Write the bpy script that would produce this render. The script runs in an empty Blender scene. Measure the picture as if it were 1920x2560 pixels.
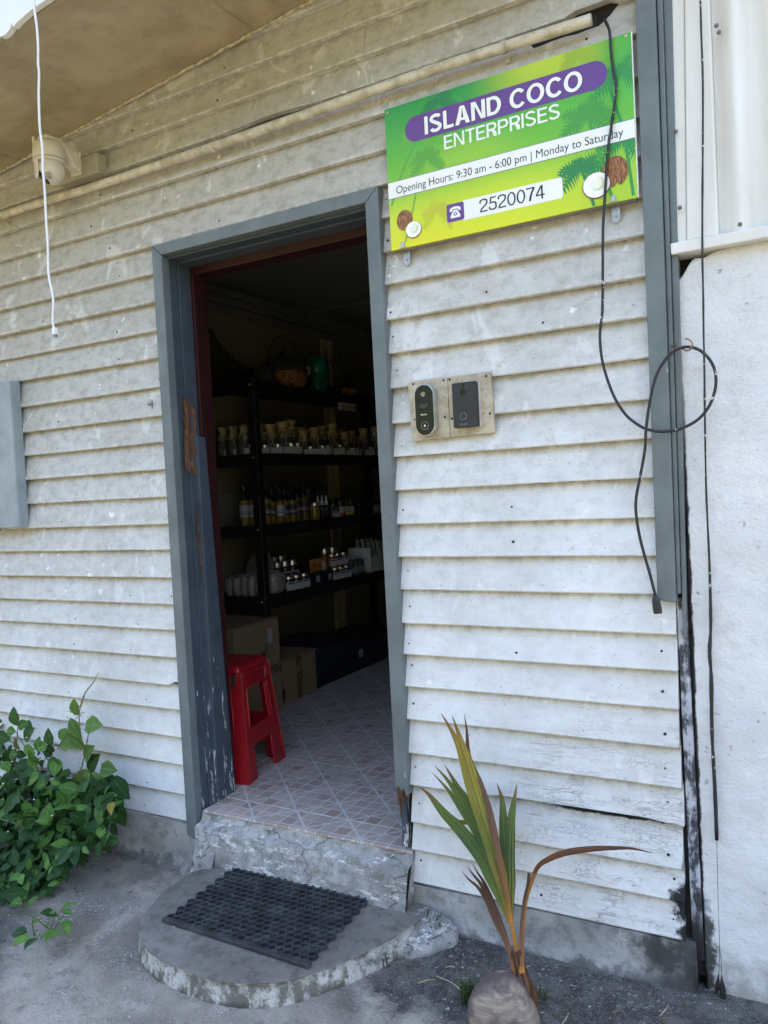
import bpy, bmesh, math, random
from math import sin, cos, pi, radians
from mathutils import Vector, Matrix, noise as mnoise
random.seed(7)
sc = bpy.context.scene
COL = sc.collection

# ------------------------------------------------------------------ camera
CAM = Vector((0.0, -2.2, 1.42))
YAW, PITCH, ROLL = radians(28.80817), radians(1.73645), radians(-2.97183)
FPX = 1960.0                                   # focal length in pixels of a 1920 x 2560 frame
fwd = Vector((-sin(YAW)*cos(PITCH), cos(YAW)*cos(PITCH), -sin(PITCH)))
r0 = Vector((cos(YAW), sin(YAW), 0)); u0 = r0.cross(fwd)
RIGHT = r0*cos(ROLL) + u0*sin(ROLL); UP = -r0*sin(ROLL) + u0*cos(ROLL)
cd = bpy.data.cameras.new('camera'); cam = bpy.data.objects.new('camera', cd); COL.objects.link(cam)
m = Matrix.Identity(4)
for i in range(3):
    m[i][0] = RIGHT[i]; m[i][1] = UP[i]; m[i][2] = -fwd[i]; m[i][3] = CAM[i]
cam.matrix_world = m
cd.sensor_fit = 'HORIZONTAL'; cd.sensor_width = 36.0; cd.lens = FPX/1920*36.0
cd.clip_start = 0.05; cd.clip_end = 500
sc.camera = cam

# ------------------------------------------------------------------ sky, sun, exposure
SUN_EL, SUN_AZ = radians(56), radians(12)
w = bpy.data.worlds.new('World'); sc.world = w; w.use_nodes = True
nt = w.node_tree; bg = nt.nodes['Background']
sky = nt.nodes.new('ShaderNodeTexSky'); sky.sky_type = 'NISHITA'; sky.sun_disc = False
sky.sun_elevation = SUN_EL; sky.sun_rotation = SUN_AZ; sky.air_density = 1.0; sky.dust_density = 4.0; sky.ozone_density = 1.0
nt.links.new(sky.outputs[0], bg.inputs[0]); bg.inputs[1].default_value = 0.15
sd = bpy.data.lights.new('sun', 'SUN'); sd.energy = 2.6; sd.angle = radians(0.5); sd.color = (1.0, 0.95, 0.87)
so = bpy.data.objects.new('sun', sd); COL.objects.link(so)
sv = Vector((sin(SUN_AZ)*cos(SUN_EL), cos(SUN_AZ)*cos(SUN_EL), sin(SUN_EL)))
so.rotation_euler = (-sv).to_track_quat('-Z', 'Y').to_euler(); so.location = sv*30
sc.view_settings.view_transform = 'Standard'; sc.view_settings.look = 'None'
sc.view_settings.exposure = 2.65; sc.view_settings.gamma = 1.0; sc.view_settings.use_curve_mapping = False
sc.render.engine = 'CYCLES'; sc.cycles.use_adaptive_sampling = True; sc.cycles.adaptive_threshold = 0.02
sc.cycles.max_bounces = 6; sc.cycles.diffuse_bounces = 4; sc.cycles.glossy_bounces = 2
sc.cycles.transmission_bounces = 4; sc.cycles.transparent_max_bounces = 6

# ------------------------------------------------------------------ pixel -> place (on a wall y, a level z or a side x)
def ray(u, v): return RIGHT*((u-960)/FPX) - UP*((v-1280)/FPX) + fwd
def WP(u, v, y=0.0):
    d = ray(u, v); return CAM + d*((y-CAM.y)/d.y)
def GP(u, v, z=0.0):
    d = ray(u, v); return CAM + d*((z-CAM.z)/d.z)
def SP(u, v, x):
    d = ray(u, v); return CAM + d*((x-CAM.x)/d.x)

# ------------------------------------------------------------------ node material helper
class NB:
    def __init__(s, name):
        s.m = bpy.data.materials.new(name); s.m.use_nodes = True
        s.t = s.m.node_tree; s.b = s.t.nodes['Principled BSDF']
    def n(s, typ, **k):
        x = s.t.nodes.new('ShaderNode'+typ)
        for a, v in k.items(): setattr(x, a, v)
        return x
    def put(s, sock, v):
        if v is None: return
        if isinstance(v, bpy.types.NodeSocket): s.t.links.new(v, sock)
        elif isinstance(v, (int, float)): sock.default_value = v if sock.type == 'VALUE' else ((v,)*3 if sock.type == 'VECTOR' else (v, v, v, 1))
        else: sock.default_value = tuple(v)+((1,) if sock.type == 'RGBA' and len(v) == 3 else ())
    def pos(s): return s.n('NewGeometry').outputs['Position']
    def obj(s): return s.n('TexCoord').outputs['Object']
    def uv(s): return s.n('UVMap').outputs['UV']
    def rnd(s): return s.n('ObjectInfo').outputs['Random']
    def mp(s, v, scale=(1,1,1), loc=(0,0,0), rot=(0,0,0)):
        x = s.n('Mapping'); s.put(x.inputs['Vector'], v); s.put(x.inputs['Scale'], scale); s.put(x.inputs['Location'], loc); s.put(x.inputs['Rotation'], rot); return x.outputs[0]
    def noise(s, v, scale=5, detail=4, rough=.55, dist=0):
        x = s.n('TexNoise'); s.put(x.inputs['Vector'], v); x.inputs['Scale'].default_value = scale; x.inputs['Detail'].default_value = min(detail, 4.5)
        x.inputs['Roughness'].default_value = rough; x.inputs['Distortion'].default_value = dist; return x.outputs[0]
    def vor(s, v, scale=5, feature='F1', out='Distance', rand=1.0):
        x = s.n('TexVoronoi', feature=feature); s.put(x.inputs['Vector'], v); x.inputs['Scale'].default_value = scale; x.inputs['Randomness'].default_value = rand; return x.outputs[out]
    def wave(s, v, scale=5, dist=0, detail=2, direction='X', dscale=1):
        x = s.n('TexWave', bands_direction=direction); s.put(x.inputs['Vector'], v); x.inputs['Scale'].default_value = scale
        x.inputs['Distortion'].default_value = dist; x.inputs['Detail'].default_value = detail; x.inputs['Detail Scale'].default_value = dscale; return x.outputs[1]
    def ss(s, v, a, b):                       # smooth step from a to b
        x = s.n('MapRange', interpolation_type='SMOOTHSTEP', clamp=True); s.put(x.inputs[0], v); s.put(x.inputs[1], a); s.put(x.inputs[2], b); return x.outputs[0]
    def m_(s, op, a, b=None, c=None):
        x = s.n('Math', operation=op); s.put(x.inputs[0], a)
        if b is not None: s.put(x.inputs[1], b)
        if c is not None: s.put(x.inputs[2], c)
        return x.outputs[0]
    def sep(s, v):
        x = s.n('SeparateXYZ'); s.put(x.inputs[0], v); return x.outputs
    def comb(s, x_, y_, z_):
        x = s.n('CombineXYZ'); s.put(x.inputs[0], x_); s.put(x.inputs[1], y_); s.put(x.inputs[2], z_); return x.outputs[0]
    def mix(s, f, a, b, mode='MIX'):
        x = s.n('MixRGB', blend_type=mode); s.put(x.inputs[0], f); s.put(x.inputs[1], a); s.put(x.inputs[2], b); return x.outputs[0]
    def ramp(s, f, stops, interp='LINEAR'):
        x = s.n('ValToRGB'); s.put(x.inputs[0], f); r = x.color_ramp; r.interpolation = interp
        while len(r.elements) < len(stops): r.elements.new(0.5)
        for e, (p, c) in zip(r.elements, stops): e.position = p; e.color = tuple(c)+(1,) if not isinstance(c, (int, float)) else (c, c, c, 1)
        return x.outputs[0]
    def fin(s, color, rough=.7, height=None, bdist=.002, bstr=1.0, metal=0, spec=.5, **k):
        s.put(s.b.inputs['Base Color'], color); s.put(s.b.inputs['Roughness'], rough); s.put(s.b.inputs['Metallic'], metal); s.put(s.b.inputs['Specular IOR Level'], spec)
        for a, v in k.items(): s.put(s.b.inputs[a.replace('_', ' ')], v)
        if height is not None:
            x = s.n('Bump'); x.inputs['Strength'].default_value = bstr; x.inputs['Distance'].default_value = bdist; s.put(x.inputs['Height'], height)
            s.t.links.new(x.outputs[0], s.b.inputs['Normal'])
        return s.m

def plain(name, c, rough=.5, metal=0, var=.15, scale=30, bump=0.0, spec=.5, **k):
    N = NB(name); p = N.obj(); n = N.noise(p, scale, 5)
    c2 = tuple(x*(1-var) for x in c); c3 = tuple(min(1, x*(1+var)) for x in c)
    return N.fin(N.mix(N.ss(n, .3, .7), c2, c3), N.ramp(n, [(.2, max(0, rough-.08)), (.8, min(1, rough+.08))]), n if bump else None, bump, metal=metal, spec=spec, **k)

# ------------------------------------------------------------------ mesh helper
class MB:
    def __init__(s): s.v = []; s.f = []; s.uv = None
    def add(s, vs, fs):
        o = len(s.v); s.v += [tuple(x) for x in vs]; s.f += [tuple(i+o for i in f) for f in fs]; return s
    def box(s, a, b):
        x0, y0, z0 = a; x1, y1, z1 = b
        return s.add([(x0,y0,z0),(x1,y0,z0),(x1,y1,z0),(x0,y1,z0),(x0,y0,z1),(x1,y0,z1),(x1,y1,z1),(x0,y1,z1)],
                     [(3,2,1,0),(4,5,6,7),(0,1,5,4),(1,2,6,5),(2,3,7,6),(3,0,4,7)])
    def hexa(s, p):                              # 8 corners: bottom ring 0-3, top ring 4-7
        return s.add(p, [(3,2,1,0),(4,5,6,7),(0,1,5,4),(1,2,6,5),(2,3,7,6),(3,0,4,7)])
    def prism(s, pts, dvec):                     # polygon (3d points) swept by dvec
        n = len(pts); P = [Vector(p) for p in pts]; Q = [p+Vector(dvec) for p in P]
        return s.add(P+Q, [tuple(range(n))[::-1], tuple(range(n, 2*n))] + [(i, (i+1) % n, n+(i+1) % n, n+i) for i in range(n)])
    def poly(s, pts): return s.add(pts, [tuple(range(len(pts)))])
    def tube(s, path, r, n=8, cap=True):
        P = [Vector(p) for p in path]; rr = r if isinstance(r, (list, tuple)) else [r]*len(P)
        t0 = (P[1]-P[0]).normalized(); a = Vector((0,0,1)) if abs(t0.z) < .9 else Vector((1,0,0)); nrm = t0.cross(a).normalized()
        vs = []
        for i, p in enumerate(P):
            t = (P[min(i+1, len(P)-1)]-P[max(i-1, 0)]).normalized()
            nrm = (nrm - t*nrm.dot(t)).normalized(); bn = t.cross(nrm)
            vs += [p + (nrm*cos(2*pi*k/n)+bn*sin(2*pi*k/n))*rr[i] for k in range(n)]
        fs = [(i*n+k, i*n+(k+1) % n, (i+1)*n+(k+1) % n, (i+1)*n+k) for i in range(len(P)-1) for k in range(n)]
        if cap: fs += [tuple(range(n))[::-1], tuple(range((len(P)-1)*n, len(P)*n))]
        return s.add(vs, fs)
    def lathe(s, prof, c, n=20, sx=1, sy=1, axis='Z', cap=True):      # prof: (r, h)
        vs = []
        for r, h in prof:
            for k in range(n):
                a = 2*pi*k/n; x, y = r*cos(a)*sx, r*sin(a)*sy
                p = (x, y, h) if axis == 'Z' else ((x, -h, y) if axis == 'Y' else (h, x, y))
                vs.append((c[0]+p[0], c[1]+p[1], c[2]+p[2]))
        m_ = len(prof); fs = [(i*n+k, i*n+(k+1) % n, (i+1)*n+(k+1) % n, (i+1)*n+k) for i in range(m_-1) for k in range(n)]
        if cap: fs += [tuple(range(n))[::-1], tuple(range((m_-1)*n, m_*n))]
        return s.add(vs, fs)
    def grid(s, fn, nu, nv):                     # fn(a, b) in 0..1 -> point
        return s.add([fn(i/nu, j/nv) for j in range(nv+1) for i in range(nu+1)],
                     [(j*(nu+1)+i, j*(nu+1)+i+1, (j+1)*(nu+1)+i+1, (j+1)*(nu+1)+i) for j in range(nv) for i in range(nu)])
    def mesh(s, name, off=(0,0,0), smooth=False):
        me = bpy.data.meshes.new(name); o = Vector(off)
        me.from_pydata([tuple(Vector(v)-o) for v in s.v], [], s.f); me.update()
        if s.uv:
            l = me.uv_layers.new(name='UVMap')
            for lp in me.loops: l.data[lp.index].uv = s.uv[lp.vertex_index]
        if smooth:
            for p in me.polygons: p.use_smooth = True
        return me

def root_of(o):
    while o.parent: o = o.parent
    return o
def link(name, me, mat=None, parent=None):
    o = bpy.data.objects.new(name, me); COL.objects.link(o)
    if me is not None and mat is not None and not me.materials: me.materials.append(mat)
    if parent is not None: o.parent = parent
    return o
def thing(name, label, cat, loc=(0,0,0), group=None):
    o = bpy.data.objects.new(name, None); COL.objects.link(o); o.location = loc; o.empty_display_size = .05
    o['label'] = label; o['category'] = cat
    if group: o['group'] = group
    return o
def tag(o, label, cat, group=None):
    o['label'] = label; o['category'] = cat
    if group: o['group'] = group
    return o
def part(name, mb, mat, parent, smooth=False, bevel=0, label=None, kind=None, seg=2):
    off = root_of(parent).location if parent is not None else (0,0,0)
    bad = mb.mesh(name, off, smooth); o = link(name, bad, mat, parent)
    if bevel:
        b = o.modifiers.new('bevel', 'BEVEL'); b.width = bevel; b.segments = seg; b.limit_method = 'ANGLE'; b.angle_limit = radians(35)
    if label: o['label'] = label
    if kind: o['kind'] = kind
    return o
def solo(name, mb, mat, label, cat, base, group=None, smooth=False, bevel=0):
    o = link(name, mb.mesh(name, base, smooth), mat); o.location = base; tag(o, label, cat, group)
    if bevel:
        b = o.modifiers.new('bevel', 'BEVEL'); b.width = bevel; b.segments = 2; b.limit_method = 'ANGLE'; b.angle_limit = radians(35)
    return o
def nz(x, y=0, z=0): return mnoise.noise(Vector((x, y, z)))
def crom(pts, k=6):                              # Catmull-Rom through points
    P = [Vector(p) for p in pts]; out = []
    for i in range(len(P)-1):
        a, b, c, d = P[max(i-1, 0)], P[i], P[i+1], P[min(i+2, len(P)-1)]
        for j in range(k):
            t = j/k; out.append(.5*((2*b)+(c-a)*t+(2*a-5*b+4*c-d)*t*t+(3*b-a-3*c+d)*t**3))
    out.append(P[-1]); return out
# ------------------------------------------------------------------ materials of the setting
def mat_siding():
    N = NB('weathered_white_paint'); p = N.pos(); x, y, z = N.sep(p)
    blot = N.noise(p, 2.2, 5, .6); fine = N.noise(p, 55, 6, .7); mid = N.noise(N.mp(p, (1, 1, 1.5)), 19, 6, .72)
    grain = N.noise(N.mp(p, (7, 7, 130)), 1.0, 4, .6)
    col = N.mix(N.ss(blot, .35, .68), (.79, .79, .775), (.64, .635, .61))
    # browner tone towards the upper left, with grey mildew bloom thickest there
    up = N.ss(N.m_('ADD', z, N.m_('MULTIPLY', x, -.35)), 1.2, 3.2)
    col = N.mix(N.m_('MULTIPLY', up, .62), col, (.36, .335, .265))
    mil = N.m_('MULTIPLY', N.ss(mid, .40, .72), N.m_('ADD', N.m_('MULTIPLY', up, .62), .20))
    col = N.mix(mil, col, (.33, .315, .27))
    spk = N.m_('MULTIPLY', N.ss(fine, .55, .72), N.m_('ADD', N.m_('MULTIPLY', up, .45), .10))
    col = N.mix(spk, col, (.34, .31, .25))
    sp2 = N.ss(N.noise(p, 20, 3, .5), .66, .70)
    sp2 = N.m_('MULTIPLY', sp2, N.ss(N.noise(p, 3.1, 2), .48, .58)); col = N.mix(sp2, col, (.85, .85, .83))
    wash = N.ss(N.noise(N.mp(p, (1, 1, .6)), 8, 4, .6, .6), .58, .64); col = N.mix(N.m_('MULTIPLY', wash, .45), col, (.80, .80, .78))
    col = N.mix(N.m_('MULTIPLY', N.ss(grain, .5, .75), .12), col, (.42, .41, .38))
    # black pin-prick mould, dirt tongues, and contact shadow painted with grime under each lap
    u, v, _ = N.sep(N.uv())
    pin = N.m_('MULTIPLY', N.ss(N.noise(p, 140, 2, .5), .66, .70), N.ss(N.noise(p, 7, 3), .42, .6)); col = N.mix(N.m_('MULTIPLY', pin, .55), col, (.14, .13, .12))
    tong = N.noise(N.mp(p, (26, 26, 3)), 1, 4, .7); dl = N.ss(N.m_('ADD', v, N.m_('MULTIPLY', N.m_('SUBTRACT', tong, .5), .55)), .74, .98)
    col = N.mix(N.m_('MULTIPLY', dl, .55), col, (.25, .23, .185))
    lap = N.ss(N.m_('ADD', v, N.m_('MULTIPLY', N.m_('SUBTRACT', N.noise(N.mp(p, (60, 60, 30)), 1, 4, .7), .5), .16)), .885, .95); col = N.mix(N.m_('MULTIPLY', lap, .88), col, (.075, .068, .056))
    edge = N.m_('MULTIPLY', N.ss(v, .14, .02), N.ss(N.noise(N.mp(p, (34, 34, 10)), 1, 4, .7), .44, .60)); col = N.mix(N.m_('MULTIPLY', edge, .30), col, (.86, .86, .84))
    # flaking and cracking, worst on the low boards at the right-hand corner
    low = N.m_('MULTIPLY', N.ss(z, 1.05, .35), N.ss(x, -1.1, -.55))
    wp = N.mix(.05, p, N.n('TexNoise').outputs[1], 'ADD')
    cr = N.vor(N.mp(wp, (58, 58, 120)), 1, 'DISTANCE_TO_EDGE'); crk = N.ss(cr, .06, .015)
    crk = N.m_('MULTIPLY', crk, N.m_('MULTIPLY', low, N.ss(N.noise(N.mp(p, (1, 1, 3.5)), 6, 4, .7), .42, .66)))
    cr2 = N.vor(N.mp(wp, (9, 9, 95)), 1, 'DISTANCE_TO_EDGE'); crk2 = N.m_('MULTIPLY', N.ss(cr2, .04, .01), N.m_('MULTIPLY', low, N.ss(N.noise(p, 5, 3), .52, .62)))
    crk = N.m_('MAXIMUM', crk, crk2)
    col = N.mix(N.m_('MULTIPLY', crk, .42), col, (.16, .16, .17))
    # black mould patch eating into the board ends by the corner
    def blob(cx, cz, sx, sz, a, b):
        dx = N.m_('MULTIPLY', N.m_('SUBTRACT', x, cx), 1/sx); dz = N.m_('MULTIPLY', N.m_('SUBTRACT', z, cz), 1/sz)
        d = N.m_('SQRT', N.m_('ADD', N.m_('MULTIPLY', dx, dx), N.m_('MULTIPLY', dz, dz)))
        d = N.m_('ADD', d, N.m_('MULTIPLY', N.m_('SUBTRACT', N.noise(p, 34, 6, .7), .5), 1.5)); return N.ss(d, b, a)
    bl = N.m_('MAXIMUM', blob(-.335, .255, .05, .075, .6, .95), blob(-.315, .36, .035, .05, .5, .95))
    bl = N.m_('MAXIMUM', bl, blob(-.33, .175, .045, .03, .5, .95))
    bl = N.m_('MAXIMUM', bl, blob(-.52, .468, .22, .010, .55, .95))
    col = N.mix(bl, col, (.018, .019, .022))
    h = N.m_('ADD', N.m_('MULTIPLY', fine, .3), N.m_('ADD', N.m_('MULTIPLY', grain, .5), N.m_('MULTIPLY', crk, -1.2)))
    return N.fin(col, N.ramp(mid, [(.3, .55), (.7, .8)]), h, .0012, spec=.35)

def mat_grey(name, base, peel=0.0, red=False):
    N = NB(name); p = N.pos(); x, y, z = N.sep(p)
    n = N.noise(p, 9, 5, .6); g = N.noise(N.mp(p, (90, 90, 5)), 1, 4)
    col = N.mix(N.ss(n, .3, .7), tuple(c*.86 for c in base), tuple(c*1.12 for c in base))
    scr = N.ss(N.noise(N.mp(p, (26, 26, 9)), 1, 5, .75), .70, .73); col = N.mix(N.m_('MULTIPLY', scr, .55), col, (.55, .57, .56))
    if peel:
        k = N.m_('MULTIPLY', N.ss(z, 1.45, .25), peel)
        a = N.noise(N.mp(p, (52, 52, 7)), 1, 5, .7); e = N.m_('SUBTRACT', .83, N.m_('MULTIPLY', k, .22))
        ch = N.ss(a, e, N.m_('ADD', e, .02)); col = N.mix(ch, col, (.70, .72, .72))
        wd = N.ss(a, N.m_('ADD', e, .05), N.m_('ADD', e, .07)); col = N.mix(wd, col, (.10, .052, .03))
    dot = N.ss(N.vor(p, 28), .07, .05); col = N.mix(N.m_('MULTIPLY', dot, N.ss(N.noise(p, 13, 2), .52, .56)), col, (.02, .02, .02))
    return N.fin(col, .5, N.m_('ADD', N.m_('MULTIPLY', g, .6), N.m_('MULTIPLY', scr, -.5)), .0008, spec=.4)

def mat_concrete(name, light=(.33, .325, .32), dark=(.11, .108, .105), lime=.5, dirty=.4, bump=.004, corner=False):
    N = NB(name); p = N.pos(); x, y, z = N.sep(p)
    a = N.noise(p, 3.2, 7, .62, .4); b = N.noise(p, 21, 7, .72); c = N.noise(p, 120, 4, .6)
    col = N.mix(N.ss(a, .36, .66), light, tuple((l*.55+d*.45) for l, d in zip(light, dark)))
    col = N.mix(N.m_('MULTIPLY', N.ss(b, .47, .63), dirty), col, dark)
    l1 = N.ss(N.noise(p, 34, 6, .75, .8), .60, .66); l1 = N.m_('MULTIPLY', l1, N.ss(N.noise(p, 5.5, 3), .50, .60)); col = N.mix(N.m_('MULTIPLY', l1, lime), col, (.66, .655, .63))
    col = N.mix(N.m_('MULTIPLY', N.ss(c, .55, .75), .35), col, dark)
    if corner:                                     # black growth spreading from the house corner and along the damp foot
        e = N.m_('SUBTRACT', N.noise(p, 13, 6, .7), .5); k = N.ss(N.m_('ADD', x, N.m_('MULTIPLY', e, .5)), -.52, -.36); col = N.mix(N.m_('MULTIPLY', k, .85), col, (.03, .029, .027))
        f = N.ss(N.m_('ADD', z, N.m_('MULTIPLY', e, .16)), .055, .02); col = N.mix(N.m_('MULTIPLY', f, .7), col, (.06, .057, .05))
    h = N.m_('ADD', N.m_('MULTIPLY', b, .8), N.m_('ADD', N.m_('MULTIPLY', c, .25), N.m_('MULTIPLY', l1, .35)))
    return N.fin(col, .9, h, bump, spec=.25)

def mat_apron():
    N = NB('worn_concrete_apron'); p = N.pos(); x, y, z = N.sep(p)
    a = N.noise(p, 2.6, 7, .62, .5); b = N.noise(p, 17, 7, .72); c = N.noise(p, 130, 4, .62)
    col = N.mix(N.ss(a, .34, .64), (.39, .352, .300), (.215, .193, .165))
    col = N.mix(N.m_('MULTIPLY', N.ss(b, .5, .68), .55), col, (.12, .108, .095))
    lm = N.m_('MULTIPLY', N.ss(N.noise(p, 95, 4, .7), .53, .60), N.ss(N.noise(p, 4.2, 4, .65), .50, .58)); col = N.mix(N.m_('MULTIPLY', lm, .75), col, (.62, .62, .62))
    # soil and moss collected along the foot of the wall at the right, and in the planting strip at the left
    e = N.m_('MULTIPLY', N.m_('SUBTRACT', N.noise(p, 7, 6, .7), .5), .55)
    dr = N.m_('MULTIPLY', N.ss(N.m_('ADD', x, e), -1.22, -1.06), N.ss(N.m_('ADD', y, e), -.50, -.34))
    dl = N.m_('MULTIPLY', N.ss(N.m_('ADD', N.m_('ADD', x, N.m_('MULTIPLY', y, .9)), N.m_('MULTIPLY', e, .4)), -2.80, -2.95), 1.0)
    # dark band in the angle where apron meets wall
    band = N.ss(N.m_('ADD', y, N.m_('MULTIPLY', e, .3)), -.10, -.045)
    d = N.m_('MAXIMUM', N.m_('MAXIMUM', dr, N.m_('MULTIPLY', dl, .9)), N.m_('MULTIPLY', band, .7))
    soil = N.mix(N.ss(b, .4, .62), (.065, .062, .06), (.15, .145, .135)); soil = N.mix(N.m_('MULTIPLY', N.ss(c, .56, .66), .6), soil, (.22, .215, .205))
    ch = N.m_('MULTIPLY', N.ss(N.noise(p, 48, 3, .7), .62, .65), N.ss(N.noise(p, 9, 3), .50, .56)); soil = N.mix(ch, soil, (.45, .46, .46))
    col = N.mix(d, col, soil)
    br = N.ss(N.noise(p, 5.3, 5, .7), .54, .66); col = N.mix(N.m_('MULTIPLY', br, .50), col, (.13, .108, .075))
    gr = N.noise(p, 330, 2, .5); col = N.mix(N.m_('MULTIPLY', N.ss(gr, .56, .68), .45), col, (.5, .49, .47)); col = N.mix(N.m_('MULTIPLY', N.ss(gr, .44, .34), .45), col, (.07, .066, .06))
    h = N.m_('ADD', N.m_('MULTIPLY', b, .8), N.m_('ADD', N.m_('MULTIPLY', c, .5), N.m_('ADD', N.m_('MULTIPLY', lm, .4), N.m_('MULTIPLY', d, N.m_('MULTIPLY', c, .8)))))
    return N.fin(col, .92, h, .008, spec=.2)

def mat_render():                                  # limewashed rough render of the neighbour
    N = NB('rough_white_render'); p = N.pos(); x, y, z = N.sep(p)
    a = N.noise(p, 3, 6, .6); b = N.noise(p, 26, 7, .7); c = N.noise(p, 90, 5, .65)
    col = N.mix(N.ss(a, .35, .65), (.78, .785, .785), (.69, .695, .695)); col = N.mix(N.m_('MULTIPLY', N.ss(b, .52, .70), .30), col, (.52, .515, .50))
    pit = N.m_('MULTIPLY', N.ss(N.noise(p, 60, 4, .7), .64, .70), N.ss(N.noise(p, 6, 2), .45, .6)); col = N.mix(N.m_('MULTIPLY', pit, .6), col, (.30, .29, .28))
    wm = N.m_('MULTIPLY', N.ss(N.m_('ABSOLUTE', N.m_('SUBTRACT', N.noise(p, 22, 3, .5, 2.5), .5)), .012, .003), N.ss(z, .7, 1.5)); col = N.mix(N.m_('MULTIPLY', wm, .35), col, (.35, .33, .31))
    # damp rising from the ground and black growth in the joint
    e = N.m_('SUBTRACT', N.noise(p, 16, 6, .7), .5)
    dmp = N.ss(N.m_('ADD', z, N.m_('MULTIPLY', e, .35)), .16, .02); col = N.mix(N.m_('MULTIPLY', dmp, .75), col, (.33, .31, .27))
    jn = N.ss(N.m_('ADD', x, N.m_('MULTIPLY', e, .016)), -.2915, -.2965); col = N.mix(N.m_('MULTIPLY', jn, N.ss(z, 1.9, 1.4)), col, (.03, .03, .032))
    bk = N.m_('MULTIPLY', N.ss(N.m_('ADD', x, N.m_('MULTIPLY', e, .12)), -.270, -.288), N.ss(N.m_('ADD', z, N.m_('MULTIPLY', e, .2)), .30, .2)); col = N.mix(N.m_('MULTIPLY', bk, .9), col, (.03, .03, .03))
    h = N.m_('ADD', N.m_('MULTIPLY', b, .7), N.m_('ADD', N.m_('MULTIPLY', c, .4), N.m_('MULTIPLY', pit, -.5)))
    return N.fin(col, .85, h, .0055, spec=.25)

def mat_soffit():
    N = NB('stained_soffit_board'); p = N.pos()
    a = N.noise(p, 2.4, 6, .6, .8); b = N.noise(p, 14, 6, .65)
    col = N.mix(N.ss(a, .34, .66), (.50, .43, .29), (.36, .30, .19)); col = N.mix(N.m_('MULTIPLY', N.ss(b, .5, .7), .35), col, (.27, .22, .14))
    col = N.mix(N.m_('MULTIPLY', N.ss(N.noise(N.mp(p, (3, 1, 1)), 8, 5, .7), .62, .7), .25), col, (.55, .49, .36))
    return N.fin(col, .85, b, .0015, spec=.2)

def mat_tile():
    N = NB('patterned_floor_tile'); p = N.pos(); x, y, z = N.sep(p)
    s = 1/.0563
    u = N.m_('MULTIPLY', N.m_('ADD', x, 2.158), s); v = N.m_('MULTIPLY', N.m_('SUBTRACT', y, .12), s)
    fu = N.m_('FRACT', u); fv = N.m_('FRACT', v)
    def line(f, w): return N.m_('MAXIMUM', N.m_('LESS_THAN', f, w), N.m_('GREATER_THAN', f, 1-w))
    ln = N.m_('MAXIMUM', line(fu, .055), line(fv, .055))
    dg = N.m_('FRACT', N.m_('MULTIPLY', N.m_('ADD', u, v), .25)); dg2 = N.m_('FRACT', N.m_('MULTIPLY', N.m_('SUBTRACT', u, v), .25))
    ln = N.m_('MAXIMUM', ln, N.m_('MAXIMUM', line(dg, .028), line(dg2, .028)))
    wn = N.n('TexWhiteNoise', noise_dimensions='2D'); N.put(wn.inputs['Vector'], N.comb(N.m_('FLOOR', u), N.m_('FLOOR', v), 0))
    cell = N.ramp(wn.outputs[0], [(0, (.44, .345, .29)), (.45, (.52, .42, .355)), (.7, (.46, .36, .305)), (.95, (.36, .25, .21))])
    cell = N.mix(N.m_('MULTIPLY', N.noise(p, 60, 4), .3), cell, (.5, .44, .4))
    col = N.mix(ln, cell, (.62, .585, .56))
    dirt = N.ss(N.noise(p, 7, 6, .7), .50, .72); col = N.mix(N.m_('MULTIPLY', dirt, .3), col, (.2, .17, .145))
    return N.fin(col, N.ramp(N.noise(p, 9, 4), [(.3, .32), (.7, .55)]), None)

def mat_metalsheet():
    N = NB('white_painted_sheet_metal'); p = N.pos()
    a = N.noise(N.mp(p, (4, 4, .8)), 2, 5, .6); b = N.noise(p, 40, 5, .7)
    col = N.mix(N.ss(a, .35, .65), (.80, .79, .745), (.72, .70, .64)); col = N.mix(N.m_('MULTIPLY', N.ss(b, .60, .75), .25), col, (.5, .46, .38))
    return N.fin(col, .5, b, .0004)

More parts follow.
